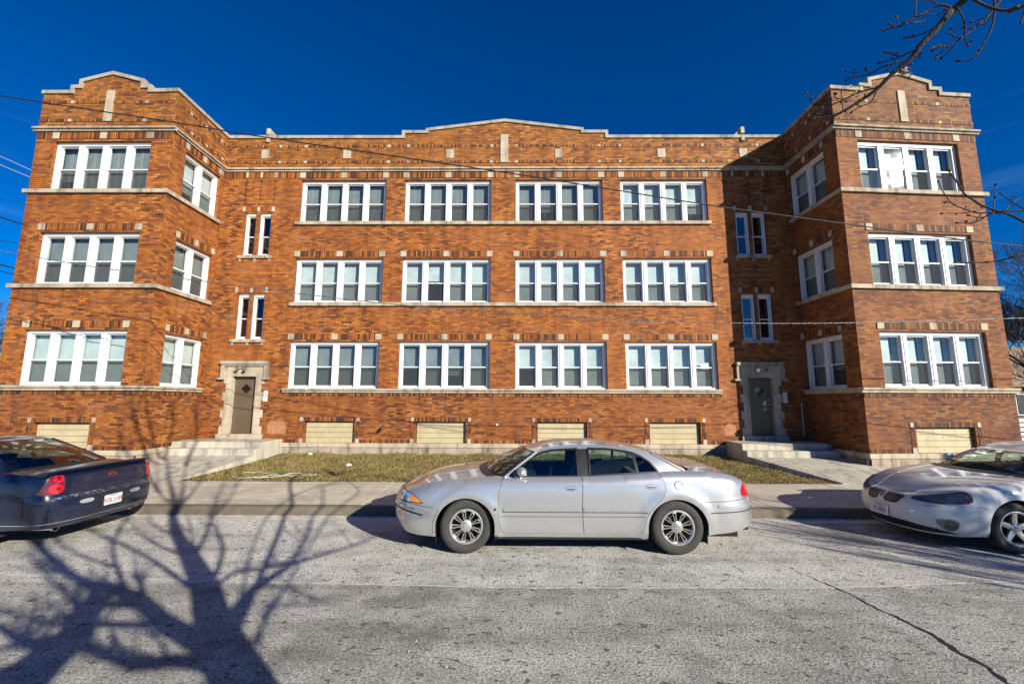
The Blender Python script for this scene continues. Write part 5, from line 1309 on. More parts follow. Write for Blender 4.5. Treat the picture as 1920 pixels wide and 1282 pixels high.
o2 = dict(paint=M['navy'], doors=[[(-9.75, .27), (-9.82, .6), (-9.78, .9)] + d2t(-9.75, -8.35) + [(-8.25, .8), (-8.28, .5), (-8.45, .27)]],
    cowl=lambda y: -9.65 - .25 * (1 - (y / .86) ** 2), cowl_s=-9.5, hood_zc=[(-11.4, .72), (-10.8, .86), (-10, .97), (-9.4, 1.02)],
    rear_base=lambda y: -7.13 + .22 * (1 - (y / .86) ** 2), rear_s=-7.22, trunk_zc=[(-7.4, 1.03), (-6.9, 1.025), (-6.5, 1.0), (-6.3, .975)],
    edge_f=[(-9.55, .96), (-9.2, 1.17), (-8.95, 1.31)], edge_r=[(-7.2, 1.003), (-7.35, 1.07), (-7.6, 1.19), (-7.95, 1.365)],
    tumble=[(0, 0), (.08, .035), (.2, .105), (.33, .20), (.40, .27), (.46, .34)],
    gh=[(-9.55, .96), (-9.2, 1.17), (-8.95, 1.31), (-8.75, 1.375), (-8.4, 1.412), (-8.1, 1.402), (-7.95, 1.365), (-7.6, 1.19), (-7.35, 1.07), (-7.2, 1.003), (-7.6, 1.0), (-8.6, .98)],
    wins=[([(-9.4, .995), (-9.1, 1.14), (-8.9, 1.25), (-8.7, 1.295), (-8.5, 1.315), (-8.45, 1.01)], 'g'), ([(-8.43, 1.01), (-8.48, 1.316), (-8.3, 1.32), (-8.12, 1.30), (-7.95, 1.22), (-7.8, 1.10), (-7.78, 1.03)], 'g')],
    rail=[(-8.95, 1.31), (-8.75, 1.375), (-8.4, 1.412), (-8.1, 1.402), (-7.95, 1.365)], roof_crown=.045, bulge_f=.16, bulge_r=.14, bowf=(-.03, .03), bowr=(.03, .05),
    cab=(-9.5, -7.3), seats=(-8.85, -8.0), rimr=.21, wheel='five', rearglass=M['darkglass'])
build_car(NAV, c2, o2)
def sy(c, y, end=1):
    """arc coordinate where the plan curve has the given |y| (end=1 tail, -1 nose)"""
    k = c.S > (c.s0 + c.s1) / 2 if end == 1 else c.S < (c.s0 + c.s1) / 2; Y_ = -c.PY[k]; S_ = c.S[k]; o_ = np.argsort(Y_); return float(np.interp(y, Y_[o_], S_[o_]))
# spoiler lip across the boot
mb = MB(); rows = []
for v in np.linspace(-1, 1, 25):
    y = .83 * v; e = 1 - v * v; s_ = sy(c2, abs(y)); b = c2.P(s_, c2.fz(s_)); x = b.x + .012; dr = .03 * abs(v) ** 3
    rows.append([(x - .26, y, c2.Ht(x - .26, y).z - .004), (x - .16, y, 1.025 - dr), (x - .05, y, 1.05 - dr), (x + .012, y, 1.052 - dr), (x + .018, y, 1.037 - dr), (x - .01, y, 1.01 - dr), (x - .06, y, .955)])
mb.grid(rows); mb.fan(rows[0]); mb.fan(rows[-1], flip=True); child(mb, 'spoiler', M['navy'], NAV)
# tail lamps: tall double-lobed, wrapping the corners
s_i, s_o = sy(c2, .69), c2.sx(-6.50)
tl = [(s_i + .01, .705), (s_i + .02, .80), (s_i + .01, .92), (s_i - .03, .99), (s_i - .08, 1.012), (s_i - .15, .995), (s_i - .21, .92), (s_i - .27, .81), (s_o - .01, .75), (s_o, .705)]
lamp(NAV, c2, smoothpoly(tl, 2), 'tail_lamp', M['black'], .006, .012)
tl2 = offsetpoly(smoothpoly(tl, 2), .014)
lamp(NAV, c2, tl2, 'tail_lamp_lens', M['reddark'], .012, .01)
lamp(NAV, c2, ellipse(s_i - .095, .79, .082, .068, 24), 'brake_lens', M['red'], .018, .008)
lamp(NAV, c2, ellipse(s_i - .075, .925, .062, .052, 24), 'turn_lens', M['red'], .018, .008)
for z_ in (.79, .925): lamp(NAV, c2, ellipse(s_i - .075, z_, .03, .026, 16), 'lamp_bulb', M['reddark'], .0215, .003)
groove([(c2.tail_s - .4, .695), (s_i - .4, .70), (s_i, .695), (c2.s1, .692)], .008, c2, NAV)
groove([(s_i - .45, .695), (s_i - .43, .45), (s_i - .46, .27)], .006, c2, NAV)
groove([(c2.rax + .42, .33), (s_i - .3, .33), (c2.s1, .325)], .012, c2, NAV, name='bumper_crease', mat='grey', off=.003)
# scuffed bumper top
mscuf = NT('scuffed_paint'); nz = mscuf.noise(mscuf.obj((1, 1, 3)), 16, 6, .75); t_ = mscuf.n('BsdfTransparent'); d_ = mscuf.n('BsdfDiffuse'); d_.inputs[0].default_value = (.42, .44, .46, 1); mx_ = mscuf.n('MixShader')
mscuf.l(mscuf.ramp(nz, [(.5, 0), (.68, .75)]), mx_.inputs[0]); mscuf.l(t_.outputs[0], mx_.inputs[1]); mscuf.l(d_.outputs[0], mx_.inputs[2]); mscuf.l(mx_.outputs[0], mscuf.out.inputs[0])
groove([(s_i - .2, .655), (s_i, .66), (c2.s1, .662)], .045, c2, NAV, name='scuff_marks', mat='gap_shade', off=.002); bpy.data.objects['scuff_marks'].data.materials[0] = mscuf.m
for o_ in [o for o in bpy.data.objects if o.name.startswith('scuff_marks')]: o_.data.materials[0] = mscuf.m
for y in (.40,):
    s_ = sy(c2, y); lamp(NAV, c2, smoothpoly([(s_ - .10, .53), (s_ + .10, .53), (s_ + .10, .59), (s_ - .10, .59)], 2), 'reversing_lamp', M['clear'], .006, .008)
tx = c2.P(c2.s1, .5).x
# number plate recess and plate
mb = MB(); mb.box(tx - .005, tx + .006, -.20, .20, .40, .60); child(mb, 'plate_recess', M['under'], NAV, smooth=False)
plate(NAV, (tx + .008, 0, .50), (0, 1, 0), (0, 0, 1), (1, 0, 0), 'N76 2189', M['plater'], M['plateb'])
# outline badge on the boot face
tb = c2.P(c2.s1, .87).x + .006
def ring_badge(root, o, rt, up, out, P_, mat, th=.006, name='badge'):
    o, rt, up, out = Vector(o), Vector(rt), Vector(up), Vector(out); Q = offsetpoly(P_, th); mb = MB()
    mb.grid([[o + rt * a + up * b + out * .004 for a, b in P_], [o + rt * a + up * b + out * .006 for a, b in Q]], close=True); x = mb.build(name, mat); x.parent = root; return x
bow = [(-.07, -.016), (-.022, -.016), (-.022, -.03), (.03, -.03), (.03, -.016), (.075, -.016), (.06, .016), (.022, .016), (.022, .03), (-.03, .03), (-.03, .016), (-.08, .016)]
ring_badge(NAV, (tb, .02, .875), (0, 1, 0), (0, 0, 1), (1, 0, 0), bow, M['plater'], .009)
# exhaust tips
for y in (-.62, .62):
    mb = MB(); rows = [[(x, y + math.cos(t) * r_ * 1.35, .225 + math.sin(t) * r_) for t in [2 * math.pi * k / 20 for k in range(20)]] for x, r_ in ((-6.9, .03), (-6.50, .033), (-6.44, .036), (-6.44, .03), (-6.6, .028))]; mb.grid(rows, close=True); child(mb, 'exhaust_tip', M['chrome'], NAV)
handle(NAV, c2, -8.5, .86, M['navy'])
# aerial fin on the roof, defroster lines are part of the glass
# ---- off-white sedan, front three quarter view on the right
WHT = empty('parked_sports_sedan', (0, 7.06, 0), 'off white sedan with twin grille openings parked on the right, facing left', 'car')
c3 = Car(dict(W=1.86, nose=5.70, nose_s=6.70, nose_p=2.25, tail=10.75, tail_s=10.1, tail_p=2.5, fax=6.80, rax=9.60, wr=.335, ar=.385, arz=.385,
    rsh=.09, rshn=.09, rsht=.06,
    side_in=[(.15, .10), (.22, .055), (.32, .015), (.50, 0), (.66, .0), (.80, .01), (.95, .04), (1.1, .07)],
    nose_in=[(.17, .11), (.24, .05), (.32, .01), (.42, 0), (.48, .012), (.57, .04), (.65, .085), (.75, .16), (.85, .22)],
    tail_in=[(.18, .14), (.3, .03), (.45, 0), (.66, .01), (.75, .05), (1.0, .09)],
    shoulder=[(5.2, .66), (5.6, .675), (6.0, .75), (6.4, .84), (6.8, .915), (7.3, .965), (8.0, .99), (9.0, 1.02), (9.8, 1.06), (10.4, 1.06), (11.2, 1.03)],
    lower=[(5.0, .165), (5.6, .16), (6.0, .165), (6.4, .215), (7.2, .23), (9.2, .22), (10.0, .26), (11.2, .3)]))
f3 = c3.fz; d3t = lambda x0, x1, n=8: [(x0 + (x1 - x0) * k / n, f3(x0 + (x1 - x0) * k / n) - .0005) for k in range(n + 1)]
o3 = dict(paint=M['offwhite'], doors=[[(7.42, .27), (7.33, .55), (7.36, .85)] + d3t(7.42, 8.45) + [(8.47, .7), (8.5, .27)], [(8.52, .27), (8.48, .7)] + d3t(8.47, 9.35) + [(9.42, .85), (9.25, .6), (9.18, .27)]],
    cowl=lambda y: 7.42 - .30 * (1 - (y / .86) ** 2), cowl_s=7.55, hood_zc=[(5.7, .68), (5.95, .755), (6.3, .86), (6.8, .955), (7.2, 1.0), (7.5, 1.01)],
    rear_base=lambda y: 9.95 + .22 * (1 - (y / .86) ** 2), rear_s=9.85, trunk_zc=[(9.8, 1.08), (10.3, 1.09), (10.7, 1.05)],
    edge_f=[(7.52, .97), (7.75, 1.12), (7.98, 1.24)], edge_r=[(9.88, 1.062), (9.75, 1.12), (9.55, 1.22), (9.3, 1.32)],
    tumble=[(0, 0), (.08, .03), (.2, .10), (.33, .19), (.40, .26), (.46, .33)],
    gh=[(7.52, .97), (7.75, 1.12), (7.98, 1.24), (8.15, 1.315), (8.35, 1.36), (8.7, 1.385), (9.0, 1.375), (9.3, 1.32), (9.55, 1.22), (9.75, 1.12), (9.88, 1.062), (9.0, 1.02), (8.0, .99)],
    wins=[([(7.66, .995), (7.85, 1.12), (8.06, 1.23), (8.22, 1.29), (8.42, 1.325), (8.44, 1.0)], 'g'), ([(8.5, 1.01), (8.5, 1.33), (8.75, 1.335), (9.0, 1.32), (9.2, 1.27), (9.35, 1.18), (9.4, 1.05)], 'g')],
    rail=[(7.98, 1.24), (8.15, 1.315), (8.35, 1.36), (8.7, 1.385), (9.0, 1.375), (9.3, 1.32)], roof_crown=.04, bulge_f=.17, bulge_r=.14, bowf=(-.03, .035), bowr=(.03, .035),
    cab=(7.5, 9.8), seats=(8.2, 9.05), rimr=.225, wheel='five', steer=-.06)
build_car(WHT, c3, o3)
def lampz(root, c, poly, name, mat, off=.006, rim=.012, **k): return lamp(root, c, [(a, b - .055) for a, b in poly], name, mat, off, rim, **k)
def groovez(path, *a, **k): return groove([(p, q - .055) for p, q in path], *a, **k)
n_ = lambda y: sy(c3, y, -1); _P3 = c3.P; DZ = -.05
lp = [(n_(.41), .69), (n_(.48), .735), (n_(.60), .775), (c3.sx(5.98), .805), (c3.sx(6.12), .84), (c3.sx(6.24), .85), (c3.sx(6.30), .81), (c3.sx(6.29), .70), (c3.sx(6.1), .672), (n_(.6), .66), (n_(.48), .665)]
lampz(WHT, c3, smoothpoly(lp, 1), 'headlamp', M['black'], .005, .012); lp2 = offsetpoly(smoothpoly(lp, 1), .009); lampz(WHT, c3, lp2, 'headlamp_lens', M['lampdark'], .010, .01)
def lensblob(xa, z, rx, rz, mat, nm='reflector', off=.013): lampz(WHT, c3, ellipse(xa, z, rx, rz, 20), nm, mat, off, .006)
lensblob((n_(.56) + c3.sx(5.98)) / 2, .715, .075, .024, M['bulb']); lensblob(c3.sx(6.08), .735, .05, .03, M['bulb']); lensblob(c3.sx(6.235), .745, .028, .04, M['reddark']); lensblob(c3.sx(6.235), .775, .022, .016, M['bulb'], off=.016)
groovez([(c3.sx(6.42), .655), (c3.sx(6.1), .662), (n_(.6), .655)], .004, c3, WHT, off=.002)
# grille openings
gp = [(n_(.05), .59), (n_(.04), .70), (n_(.31), .705), (n_(.34), .69), (n_(.26), .585), (n_(.16), .572)]
lampz(WHT, c3, gp, 'grille', M['black'], .004, .006); gp2 = offsetpoly(gp, .012)
for k in range(5): 
    z = .612 + k * .018; groovez([(n_(.07), z), (n_(.22), z)], .004, c3, WHT, name='grille_bar', mat='grey', off=.008)
lampz(WHT, c3, [(c3.s0, .575), (c3.s0, .71), (n_(.045), .705), (n_(.05), .60), (n_(.09), .575)], 'nose_badge_panel', M['offwhite'], .010, .012)
lamp(WHT, c3, [(c3.s0 + .001, .565), (n_(.012), .60), (n_(.022), .645), (n_(.006), .625), (c3.s0 + .001, .63)], 'badge', M['plater'], .022, .006)
# lower intake and lip
lampz(WHT, c3, [(c3.s0, .255), (c3.s0, .36), (n_(.35), .355), (n_(.62), .32), (n_(.80), .27), (n_(.6), .25)], 'lower_intake', M['black'], .003, .004, step=.04)
groovez([(c3.s0, .222), (n_(.5), .222), (n_(.8), .225)], .02, c3, WHT, name='front_lip', mat='black', off=.006)
fx_ = c3.sx(6.03)
lampz(WHT, c3, smoothpoly([(fx_ - .17, .46), (fx_ + .09, .48), (fx_ + .12, .40), (fx_ + .06, .30), (fx_ - .05, .30)], 2), 'fog_lamp', M['grey'], .004, .006); lampz(WHT, c3, ellipse(fx_ + .02, .395, .075, .07, 24), 'fog_lamp_lens', M['lampdark'], .012, .012)
lampz(WHT, c3, smoothpoly([(n_(.55), .615), (n_(.62), .63), (c3.sx(6.02), .632), (n_(.6), .62)], 1), 'scrape_mark', M['black'], .003, .002, both=False)
tx = c3.P(c3.s0, .45).x
plate(WHT, (tx - .01, .0, .395), (0, -1, 0), (.08, 0, 1), (-1, 0, .08), '71 5063', M['plater'], M['plateb'])
groovez([(c3.s0, .742), (n_(.3), .745), (n_(.5), .765), (c3.sx(6.0), .815), (c3.sx(6.2), .848)], .006, c3, WHT, off=.002)
# hood creases
for sd in (-1, 1):
    mb = MB(); pts = [(x, sd * (.30 + .32 * ((x - 5.85) / 1.4))) for x in np.linspace(5.85, 7.2, 14)]; mb.grid([[(x, y - .012, c3.Hh(x, y).z + .0005) for x, y in pts], [(x, y, c3.Hh(x, y).z + .007) for x, y in pts], [(x, y + .03, c3.Hh(x, y).z + .0005) for x, y in pts]]); child(mb, 'hood_crease', M['offwhite'], WHT, angle=60)
G3 = lambda x, z: Vector((x, c3.top(x).y + .02, z)); mirror(WHT, G3, 7.72, 1.05, .17, M['offwhite']); handle(WHT, c3, 8.33, .84, M['offwhite'])
mb = MB(); mb.tube([(8.28, 0, 1.40), (8.27, 0, 1.44)], .018, 8); mb.tube([(8.27, 0, 1.44), (8.26, 0, 1.60)], .005, 6); child(mb, 'aerial', M['black'], WHT)
mb = MB()
for y0, y1 in ((-.6, 0), (.05, .6)): mb.tube([(7.25, y0, 1.03), (7.34, (y0 + y1) / 2, 1.065), (7.36, y1, 1.08)], .009, 6)
child(mb, 'wiper', M['black'], WHT)
mb = MB(); mb.grid([[(o3['cowl'](y) - .11, y, c3.Hh(o3['cowl'](y) - .06, y).z + .004) for y in np.linspace(-.74, .74, 12)], [(o3['cowl'](y) + .02, y, c3.Hh(o3['cowl'](y) - .01, y).z + .012) for y in np.linspace(-.76, .76, 12)]]); child(mb, 'cowl_grille', M['black'], WHT)
lamp(WHT, c3, [(7.22, .225), (9.18, .215), (9.18, .262), (7.22, .262)], 'rocker', M['offwhite'], .004, .02)

def recenter(root, X):
    for o in list(root.children): o.location.x -= X
    root.location.x = X
recenter(SIL, .8); recenter(NAV, -8.8); NAV.location.x -= .09; recenter(WHT, 8.2)
# ------------------------------------------------------------------ trees
def bark_mat(name, a, b):
    m = NT(name); v = m.obj((1, 1, .35)); nz = m.noise(v, 9, 6, .7); f = m.noise(v, 60, 3, .7)
    return m.set(m.mix(m.ramp(nz, [(.35, 0), (.65, 1)]), a, b), .9, normal=m.bump(m.math('ADD', nz, f), 1, .012))
M['bark'] = bark_mat('grey_bark', (.07, .055, .042), (.17, .14, .11)); M['twig'] = bark_mat('twig_bark', (.022, .017, .014), (.075, .06, .05))
H3 = Vector((SUN.x, SUN.y, 0)).normalized()
C_ = Vector((0, 0, CAM_P['h'])); FPX = 802.3548
def ray(px, py): return _fw + _r2 * ((px - 960) / FPX) - _u2 * ((py - 641) / FPX)
def ground_hit(px, py):
    d = ray(px, py); c = []
    if d.z < 0:
        for z, ya, yb in ((0, -50, 7.93), (.15, 7.93, 10.33), (.33, 10.33, 13.9)):
            p = C_ + d * ((z - C_.z) / d.z)
            if ya <= p.y <= yb and not (p.x < -10.2 and p.y > 11.64): c.append(((p - C_).length, p))
    p = C_ + d * (11.64 / d.y)
    if p.x < -10.2: c.append(((p - C_).length, p))
    if d.x < 0:
        p = C_ + d * (-10.2 / d.x)
        if 11.64 < p.y < 13.93: c.append(((p - C_).length, p))
    p = C_ + d * (13.93 / d.y); c.append(((p - C_).length, p))
    c = [q for q in c if q[1].z > -.1] or [(0, C_ + d * (-C_.z / min(d.z, -.02)))]
    return min(c, key=lambda q: q[0])[1]
def smooth_path(P_, n=5):
    """Catmull-Rom"""
    P_ = [Vector(p) for p in P_]; out = []
    for i in range(len(P_) - 1):
        a, b, c, d = P_[max(i - 1, 0)], P_[i], P_[i + 1], P_[min(i + 2, len(P_) - 1)]
        for k in range(n):
            t = k / n; out.append(.5 * ((2 * b) + (c - a) * t + (2 * a - 5 * b + 4 * c - d) * t * t + (3 * b - a - 3 * c + d) * t ** 3))
    out.append(P_[-1]); return out
def limb(mb, pts, r0, r1, n=8, seg=5, wob=.0, rr_=None):
    P_ = smooth_path(pts, seg); m_ = len(P_); 
    if wob: P_ = [p + Vector((rr_.uniform(-wob, wob), rr_.uniform(-wob, wob), rr_.uniform(-wob, wob))) if 0 < i < m_ - 1 else p for i, p in enumerate(P_)]
    mb.tube(P_, [r0 + (r1 - r0) * (i / (m_ - 1)) ** .8 for i in range(m_)], n); return P_
# tree behind the viewer: its limbs are laid out in a loose vertical plane square to the sun
TA = empty('bare_tree', (3.25, -2.0, 0), 'bare winter tree whose branches hang in at the top right corner of the view', 'tree')
BA = Vector((3.25, -2.0, 0))
def lift(u, v, off):
    S_ = ground_hit(u / 2.743, 880 + v / 2.743); t = (-(S_ - BA).dot(H3) + off) / SUN.dot(H3); return S_ + SUN * t
ra = random.Random(21)
mbT = MB(); mbL = MB()
trunk = [BA + Vector((.1, 0, -.1)), BA + Vector((.02, .02, 1.0)), BA + Vector((.0, 0, 2.2)), lift(1250, 1103, 0), lift(1160, 930, 0), lift(1090, 750, .05), lift(1055, 600, .1), lift(1005, 500, .15), lift(965, 420, .2)]
Pt = smooth_path(trunk, 6); mbT.tube(Pt, list(np.interp(np.arange(len(Pt)) / 6, range(9), [.34, .26, .225, .195, .185, .15, .14, .125, .115])), 16)
SH = [ # (points in the traced drawing, r0, r1, depth offset at the tip)
 ([(1150, 960), (980, 860), (850, 790), (740, 690), (650, 640), (560, 612), (450, 585), (350, 530), (280, 470), (200, 390), (150, 310), (100, 200)], .115, .035, .9),
 ([(1250, 1103), (1080, 1020), (950, 985), (850, 985), (700, 1002), (600, 975), (520, 935), (440, 905), (390, 860)], .06, .035, -.8),
 ([(-60, 1180), (120, 1080), (230, 980), (330, 900), (400, 850), (420, 830)], .19, .10, -.3),
 ([(400, 850), (300, 870), (200, 900), (100, 880), (0, 800)], .06, .03, -.9),
 ([(1180, 760), (1300, 620), (1400, 550), (1490, 490), (1550, 400), (1590, 300), (1620, 200), (1660, 100)], .048, .012, .6),
 ([(1490, 490), (1600, 455), (1700, 425), (1850, 380), (1960, 330)], .026, .010, .9),
 ([(1110, 610), (1200, 530), (1350, 510), (1490, 480)], .024, .018, .3),
 ([(970, 600), (850, 510), (740, 440), (620, 380), (540, 350), (440, 300)], .036, .014, .8),
 ([(640, 600), (600, 500), (580, 400), (620, 300), (650, 240), (640, 160)], .035, .012, 1.2),
 ([(590, 500), (440, 450), (340, 400), (250, 320), (180, 230)], .026, .010, 1.3),
 ([(930, 435), (840, 400), (750, 350), (690, 290), (640, 230)], .028, .010, .8),
 ([(1090, 580), (1130, 480), (1145, 390), (1110, 300), (1080, 250), (1130, 120), (1150, 30)], .034, .012, .5),
 ([(1010, 430), (1060, 330), (1090, 250), (1180, 150), (1220, 60)], .034, .010, .7),
 ([(965, 420), (910, 330), (890, 250), (880, 190), (870, 60), (850, -40)], .115, .02, .3),
 ([(900, 230), (930, 150), (945, 80), (955, -20)], .055, .014, .8), ([(920, 200), (1010, 90), (1060, 0)], .03, .010, .6), ([(885, 200), (820, 120), (790, 20)], .035, .010, -.6),
 ([(850, -40), (860, -130), (890, -230), (880, -340)], .042, .022, .2), ([(955, -20), (990, -120), (1010, -230), (1000, -340)], .042, .022, .5), ([(790, 20), (740, -100), (700, -230), (670, -380)], .042, .022, -.4), ([(850, -40), (790, -150), (760, -280), (745, -400)], .042, .022, .3), ([(1060, 0), (1090, -100), (1080, -200)], .012, .006, .5), ([(1220, 60), (1250, -40), (1240, -140)], .012, .006, .6), ([(820, 120), (720, 40), (640, -90), (600, -220)], .042, .022, -.5),
 ([(880, 330), (800, 290), (760, 240)], .022, .010, .4), ([(1000, 400), (980, 300), (970, 240)], .02, .008, .5),
 ([(760, 800), (600, 795), (450, 800), (300, 800), (130, 760), (-40, 720)], .036, .014, -1.0),
 ([(860, 950), (810, 870), (740, 800)], .02, .012, -.6), ([(730, 670), (725, 590), (680, 540)], .04, .022, .2), ([(560, 680), (450, 690), (380, 680), (320, 620), (250, 560), (180, 480)], .045, .014, .9),
 ([(700, 690), (600, 690), (450, 680)], .05, .04, .3), ([(1330, 900), (1350, 790), (1380, 730), (1500, 700), (1620, 700)], .016, .006, 1.5), ([(1360, 760), (1420, 660), (1500, 610), (1620, 660)], .012, .005, 1.8),
 ([(200, 400), (240, 300), (230, 200)], .02, .008, 1.2), ([(350, 530), (260, 520), (180, 450), (120, 430)], .03, .010, 1.0), ([(1300, 620), (1420, 600), (1560, 650), (1650, 700)], .010, .004, 1.0)]
for P_, r0, r1, off in SH:
    n = len(P_); pts = [lift(u, v, off * (k / (n - 1)) ** 1.2) for k, (u, v) in enumerate(P_)]; Q = limb(mbL, pts, r0, r1, 10, 4)
    # side twigs
    for k in range(int(n * 3)):
        i = ra.randrange(len(Q) // 3, len(Q) - 1); p = Q[i]; d = (Q[min(i + 1, len(Q) - 1)] - Q[i - 1]).normalized(); s_ = (d + Vector((ra.uniform(-1, 1), ra.uniform(-1, 1), ra.uniform(-.2, 1))) * .9).normalized(); l = ra.uniform(.25, .9)
        limb(mbL, [p, p + s_ * l * .5 + Vector((0, 0, .04)), p + s_ * l + Vector((ra.uniform(-.1, .1), ra.uniform(-.1, .1), .12))], max(.004, r1 * .45), .003, 5, 3)
# overhead branches seen against the sky, traced at about three metres in front of the viewer
mbO = MB(); twl = MB()
def sky_path(P_, f, y0, y1):
    n = len(P_); out = []
    for k, (a, b) in enumerate(P_): px, py = f(a, b); d = ray(px, py); out.append(C_ + d * ((y0 + (y1 - y0) * k / max(1, n - 1)) / d.y))
    return out
f8 = lambda a, b: (1500 + a / 3.052, b / 3.052); fm = lambda a, b: (1740 + a / 4.006, 300 + b / 4.006)
def bud(p, d, r): 
    mbb = mbO; mbb.tube([p - d * r * .5, p + d * r, p + d * r * 2.6], [r * .7, r * 1.15, .0006], 6)
def sky_limb(P_, f, w0, w1, y0, y1, pre=(), buds=True, k=3.052):
    pts = sky_path(P_, f, y0, y1); mpx = y0 / FPX; pts = [Vector(p) for p in pre] + pts
    Q = limb(mbO, pts, w0 / k * mpx * .62, max(.0028, w1 / k * mpx * .62), 8, 5, .0015, ra)
    if buds:
        d = (Q[-1] - Q[-3]).normalized(); bud(Q[-1], d, .009)
        for _ in range(max(1, len(P_) - 2)):
            i = ra.randrange(len(Q) // 2, len(Q) - 2); s_ = Vector((ra.uniform(-1, 1), ra.uniform(-.4, .4), ra.uniform(-.6, 1))).normalized(); limb(mbO, [Q[i], Q[i] + s_ * .02], .003, .0025, 5, 1); bud(Q[i] + s_ * .02, s_, .0062)
    return Q
sky_limb([(960, -20), (860, 70), (780, 170), (700, 250), (640, 330), (570, 390), (500, 450), (430, 520), (340, 580), (260, 630), (190, 665), (130, 678), (70, 670), (30, 650)], f8, 46, 7, 2.9, 3.6, pre=[(3.2, -1.9, 3.3), (3.9, -.4, 4.7), (3.75, 1.3, 5.6)])
Y0 = 3.1
for P_, a, b, y0, y1 in [
 ([(865, 45), (800, 30), (740, 60), (660, 105), (590, 145), (540, 160), (485, 172)], 13, 5, 3.0, 3.2), ([(660, 100), (662, 50), (668, -10)], 7, 5, 3.1, 3.1), ([(650, 95), (720, 85), (780, 92), (825, 62)], 6, 4, 3.1, 3.0), ([(600, 138), (650, 130), (705, 124)], 5, 4, 3.1, 3.2), ([(545, 165), (525, 150), (515, 140)], 6, 5, 3.15, 3.2), ([(570, 145), (560, 120), (555, 100)], 5, 4, 3.1, 3.2), ([(780, 20), (750, 5), (700, -5)], 8, 5, 3.0, 3.0),
 ([(770, 165), (700, 195), (640, 215), (600, 220)], 8, 5, 3.05, 3.2), ([(900, 40), (930, 100), (945, 160), (945, 220), (960, 258)], 9, 5, 2.9, 3.0),
 ([(650, 290), (580, 322), (530, 315), (490, 300)], 8, 5, 3.15, 3.3), ([(595, 320), (550, 335), (500, 350), (455, 362)], 6, 4, 3.2, 3.3), ([(640, 325), (665, 328), (684, 315)], 5, 4, 3.15, 3.1), ([(600, 375), (620, 372), (635, 368)], 5, 4, 3.2, 3.1), ([(560, 320), (530, 370), (500, 400)], 5, 4, 3.2, 3.3),
 ([(590, 352), (480, 380), (410, 420), (330, 440), (300, 420), (265, 410)], 9, 4, 3.25, 3.5), ([(400, 430), (388, 412), (380, 398)], 5, 4, 3.3, 3.3), ([(320, 440), (290, 455), (265, 462)], 5, 4, 3.4, 3.4),
 ([(440, 505), (360, 522), (250, 570), (180, 600), (100, 600), (60, 560), (40, 535)], 10, 4, 3.35, 3.7), ([(150, 668), (158, 600), (150, 530)], 5, 4, 3.5, 3.6), ([(130, 672), (90, 620), (70, 590)], 5, 4, 3.5, 3.6), ([(220, 650), (130, 655), (60, 650), (30, 645)], 6, 4, 3.5, 3.6), ([(435, 530), (400, 590), (340, 612), (300, 640)], 6, 4, 3.4, 3.5), ([(250, 570), (200, 560), (205, 540)], 5, 4, 3.5, 3.5),
 ([(1160, -20), (1110, 50), (1060, 110), (990, 170), (920, 225), (850, 265), (790, 275), (760, 290)], 15, 5, 3.0, 3.2), ([(990, 168), (930, 160), (870, 165)], 5, 4, 3.1, 3.2), ([(925, 222), (885, 215), (865, 195)], 6, 4, 3.1, 3.2), ([(890, 245), (855, 295), (815, 330)], 6, 4, 3.1, 3.2), ([(835, 268), (810, 300), (780, 335)], 5, 4, 3.2, 3.2), ([(1060, 105), (1020, 115), (985, 125)], 5, 4, 3.05, 3.1), ([(1100, 90), (1060, 140), (1025, 138)], 5, 4, 3.0, 3.1), ([(830, 268), (795, 262), (765, 272)], 5, 4, 3.2, 3.2),
 ([(1110, -20), (1110, 90), (1090, 180), (1050, 250), (1010, 320), (960, 350), (905, 350)], 11, 5, 2.9, 3.1)]: sky_limb(P_, f8, a, b, y0, y1)
sky_limb([(1330, 15), (1250, 40), (1190, 60), (1120, 55), (1050, 30), (970, -15)], f8, 20, 14, 2.7, 2.9, pre=[(3.25, -1.9, 3.2), (4.6, -.2, 4.7), (4.2, 1.6, 4.6)], buds=False)
sky_limb([(1290, 40), (1278, 80), (1268, 122)], f8, 8, 6, 2.7, 2.7)
for P_, a, b, y0, y1, pre in [
 ([(980, 590), (860, 530), (740, 475), (620, 415), (500, 375), (400, 340), (330, 295), (270, 250), (220, 170), (180, 115), (145, 70)], 24, 9, 3.3, 3.7, [(3.2, -1.9, 3.3), (4.2, -.6, 5.2), (5.6, 1.2, 5.8), (5.2, 2.6, 4.5)]),
 ([(980, 400), (860, 385), (740, 382), (580, 385), (460, 395), (350, 395), (250, 360), (180, 325), (120, 250), (80, 165)], 15, 6, 3.4, 3.8, [(4.9, .3, 5.6), (5.7, 1.5, 5.6), (5.3, 2.8, 4.5)]),
 ([(310, 395), (200, 402), (110, 402)], 6, 4, 3.6, 3.7, []), ([(500, 393), (430, 427), (380, 432), (310, 418)], 8, 5, 3.5, 3.6, []), ([(465, 403), (400, 445), (320, 475), (225, 472)], 8, 5, 3.5, 3.6, []),
 ([(488, 385), (498, 300), (505, 190)], 8, 6, 3.5, 3.6, []), ([(585, 385), (620, 330), (690, 290)], 7, 5, 3.5, 3.6, []), ([(740, 378), (640, 320), (550, 255)], 9, 6, 3.3, 3.5, []), ([(215, 345), (180, 325), (130, 318)], 6, 4, 3.7, 3.7, []),
 ([(980, 640), (860, 660), (740, 695), (600, 740), (500, 762), (350, 772), (210, 770)], 13, 9, 3.4, 3.6, [(5.6, 1.2, 5.8), (5.9, 2.2, 4.7), (5.2, 3.0, 3.5)])]: sky_limb(P_, fm, a, b, y0, y1, pre=pre, k=4.006)
o = mbT.build('trunk', M['bark'], None, smooth=True); o.parent = TA; o.location = -BA
